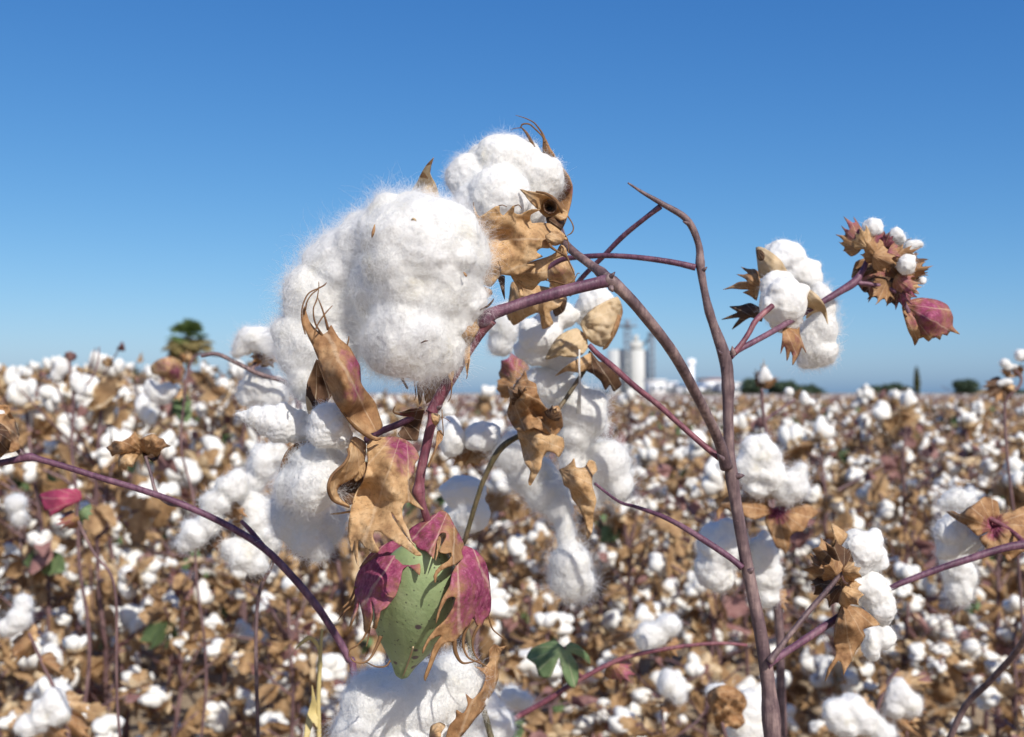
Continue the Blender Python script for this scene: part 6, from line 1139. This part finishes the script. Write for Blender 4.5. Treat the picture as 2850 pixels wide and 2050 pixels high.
def palm(x, ytop, wpx, Yp):
    r = random.Random(4); cx = gx(x, Yp); w = wpx / 2 / FX * Yp; zc = gz(ytop, Yp) - w * .75
    e = empty('palm_tree', (cx, Yp, 0)); tag(e, 'fan palm with green fronds over a skirt of dead ones on the left horizon', 'palm tree')
    mk('trunk', *tube_vf(np.array([[cx, Yp, -.1], [cx + .05, Yp, zc * .5], [cx, Yp, zc]]), [.32, .24, .22], 10), M_TRUNK, e)
    for nm, m, k0, els in (('crown', M_PALM, 46, (-.25, 1.45)), ('dead_skirt', M_PDEAD, 60, (-1.5, -.15))):
        V, F, b_ = [], [], 0
        for k in range(k0):
            a = r.uniform(0, 6.28); el = r.uniform(*els); d = np.array([math.cos(a) * math.cos(el), math.sin(a) * math.cos(el), math.sin(el)])
            c0 = np.array([cx, Yp, zc]) + d * w * (.45 if nm == 'crown' else r.uniform(.2, .9)); L0 = w * .55
            M = frame(d, r.uniform(-.4, .4))
            for j in range(11):
                t = -1.2 + 2.4 * j / 10; dj = M @ np.array([math.sin(t) , 0, math.cos(t)]); sj = np.cross(dj, M[:, 1]); tip = c0 + dj * L0 * r.uniform(.8, 1.05) - np.array([0, 0, L0 * .18])
                V += [c0 - sj * .015 * w, c0 + dj * L0 * .5 - sj * .05 * w, tip, c0 + dj * L0 * .5 + sj * .05 * w]; F.append((b_, b_ + 1, b_ + 2, b_ + 3)); b_ += 4
            v, f = tube_vf(np.array([[cx, Yp, zc], c0]), .03, 4); V += list(v); F += [tuple(i + b_ for i in q) for q in f]; b_ += len(v)
        mk(nm, np.array(V), F, m, e, smooth=False)
palm(522, 890, 130, 120.)

# ================================================================== LIGHT
SUN_EL, SUN_AZ = R(40), R(27)      # azimuth measured from straight behind the camera towards the right
to_sun = Vector((math.sin(SUN_AZ) * math.cos(SUN_EL), -math.cos(SUN_AZ) * math.cos(SUN_EL), math.sin(SUN_EL)))
sd = bpy.data.lights.new('sun', 'SUN'); sd.energy = 3.5; sd.angle = R(.55); sd.color = (1, .955, .89)
so = bpy.data.objects.new('sun', sd); col.objects.link(so); so.rotation_euler = to_sun.to_track_quat('Z', 'Y').to_euler()
w = bpy.data.worlds.new('World'); scene.world = w; w.use_nodes = True; nt = w.node_tree; nt.nodes.clear()
sky = nt.nodes.new('ShaderNodeTexSky'); sky.sky_type = 'NISHITA'; sky.sun_disc = False; sky.sun_elevation = SUN_EL
sky.sun_rotation = math.atan2(to_sun.x, to_sun.y); sky.altitude = 100; sky.air_density = .7; sky.dust_density = 1.; sky.ozone_density = 6
bg = nt.nodes.new('ShaderNodeBackground'); bg.inputs['Strength'].default_value = .0855; wo = nt.nodes.new('ShaderNodeOutputWorld')
sp_ = nt.nodes.new('ShaderNodeSeparateColor'); cb_ = nt.nodes.new('ShaderNodeCombineColor'); nt.links.new(sky.outputs[0], sp_.inputs[0])
for ch, (g_, k_) in enumerate(((1.43, .54), (.98, .98), (.61, 1.98))):      # film response of the photograph's sky, channel by channel
    pw = nt.nodes.new('ShaderNodeMath'); pw.operation = 'POWER'; pw.inputs[1].default_value = g_; nt.links.new(sp_.outputs[ch], pw.inputs[0])
    ml = nt.nodes.new('ShaderNodeMath'); ml.operation = 'MULTIPLY'; ml.inputs[1].default_value = k_; nt.links.new(pw.outputs[0], ml.inputs[0]); nt.links.new(ml.outputs[0], cb_.inputs[ch])
nt.links.new(cb_.outputs[0], bg.inputs['Color']); nt.links.new(bg.outputs[0], wo.inputs['Surface'])

vs = scene.view_settings; scene.display_settings.display_device = 'sRGB'; vs.view_transform = 'Standard'; vs.look = 'None'; vs.exposure = 0.57; vs.gamma = 1; vs.use_curve_mapping = False
cy = scene.cycles; cy.max_bounces = 10; cy.diffuse_bounces = 6; cy.glossy_bounces = 2; cy.transmission_bounces = 6; cy.transparent_max_bounces = 4
cy.use_denoising = True; cy.caustics_reflective = False; cy.caustics_refractive = False
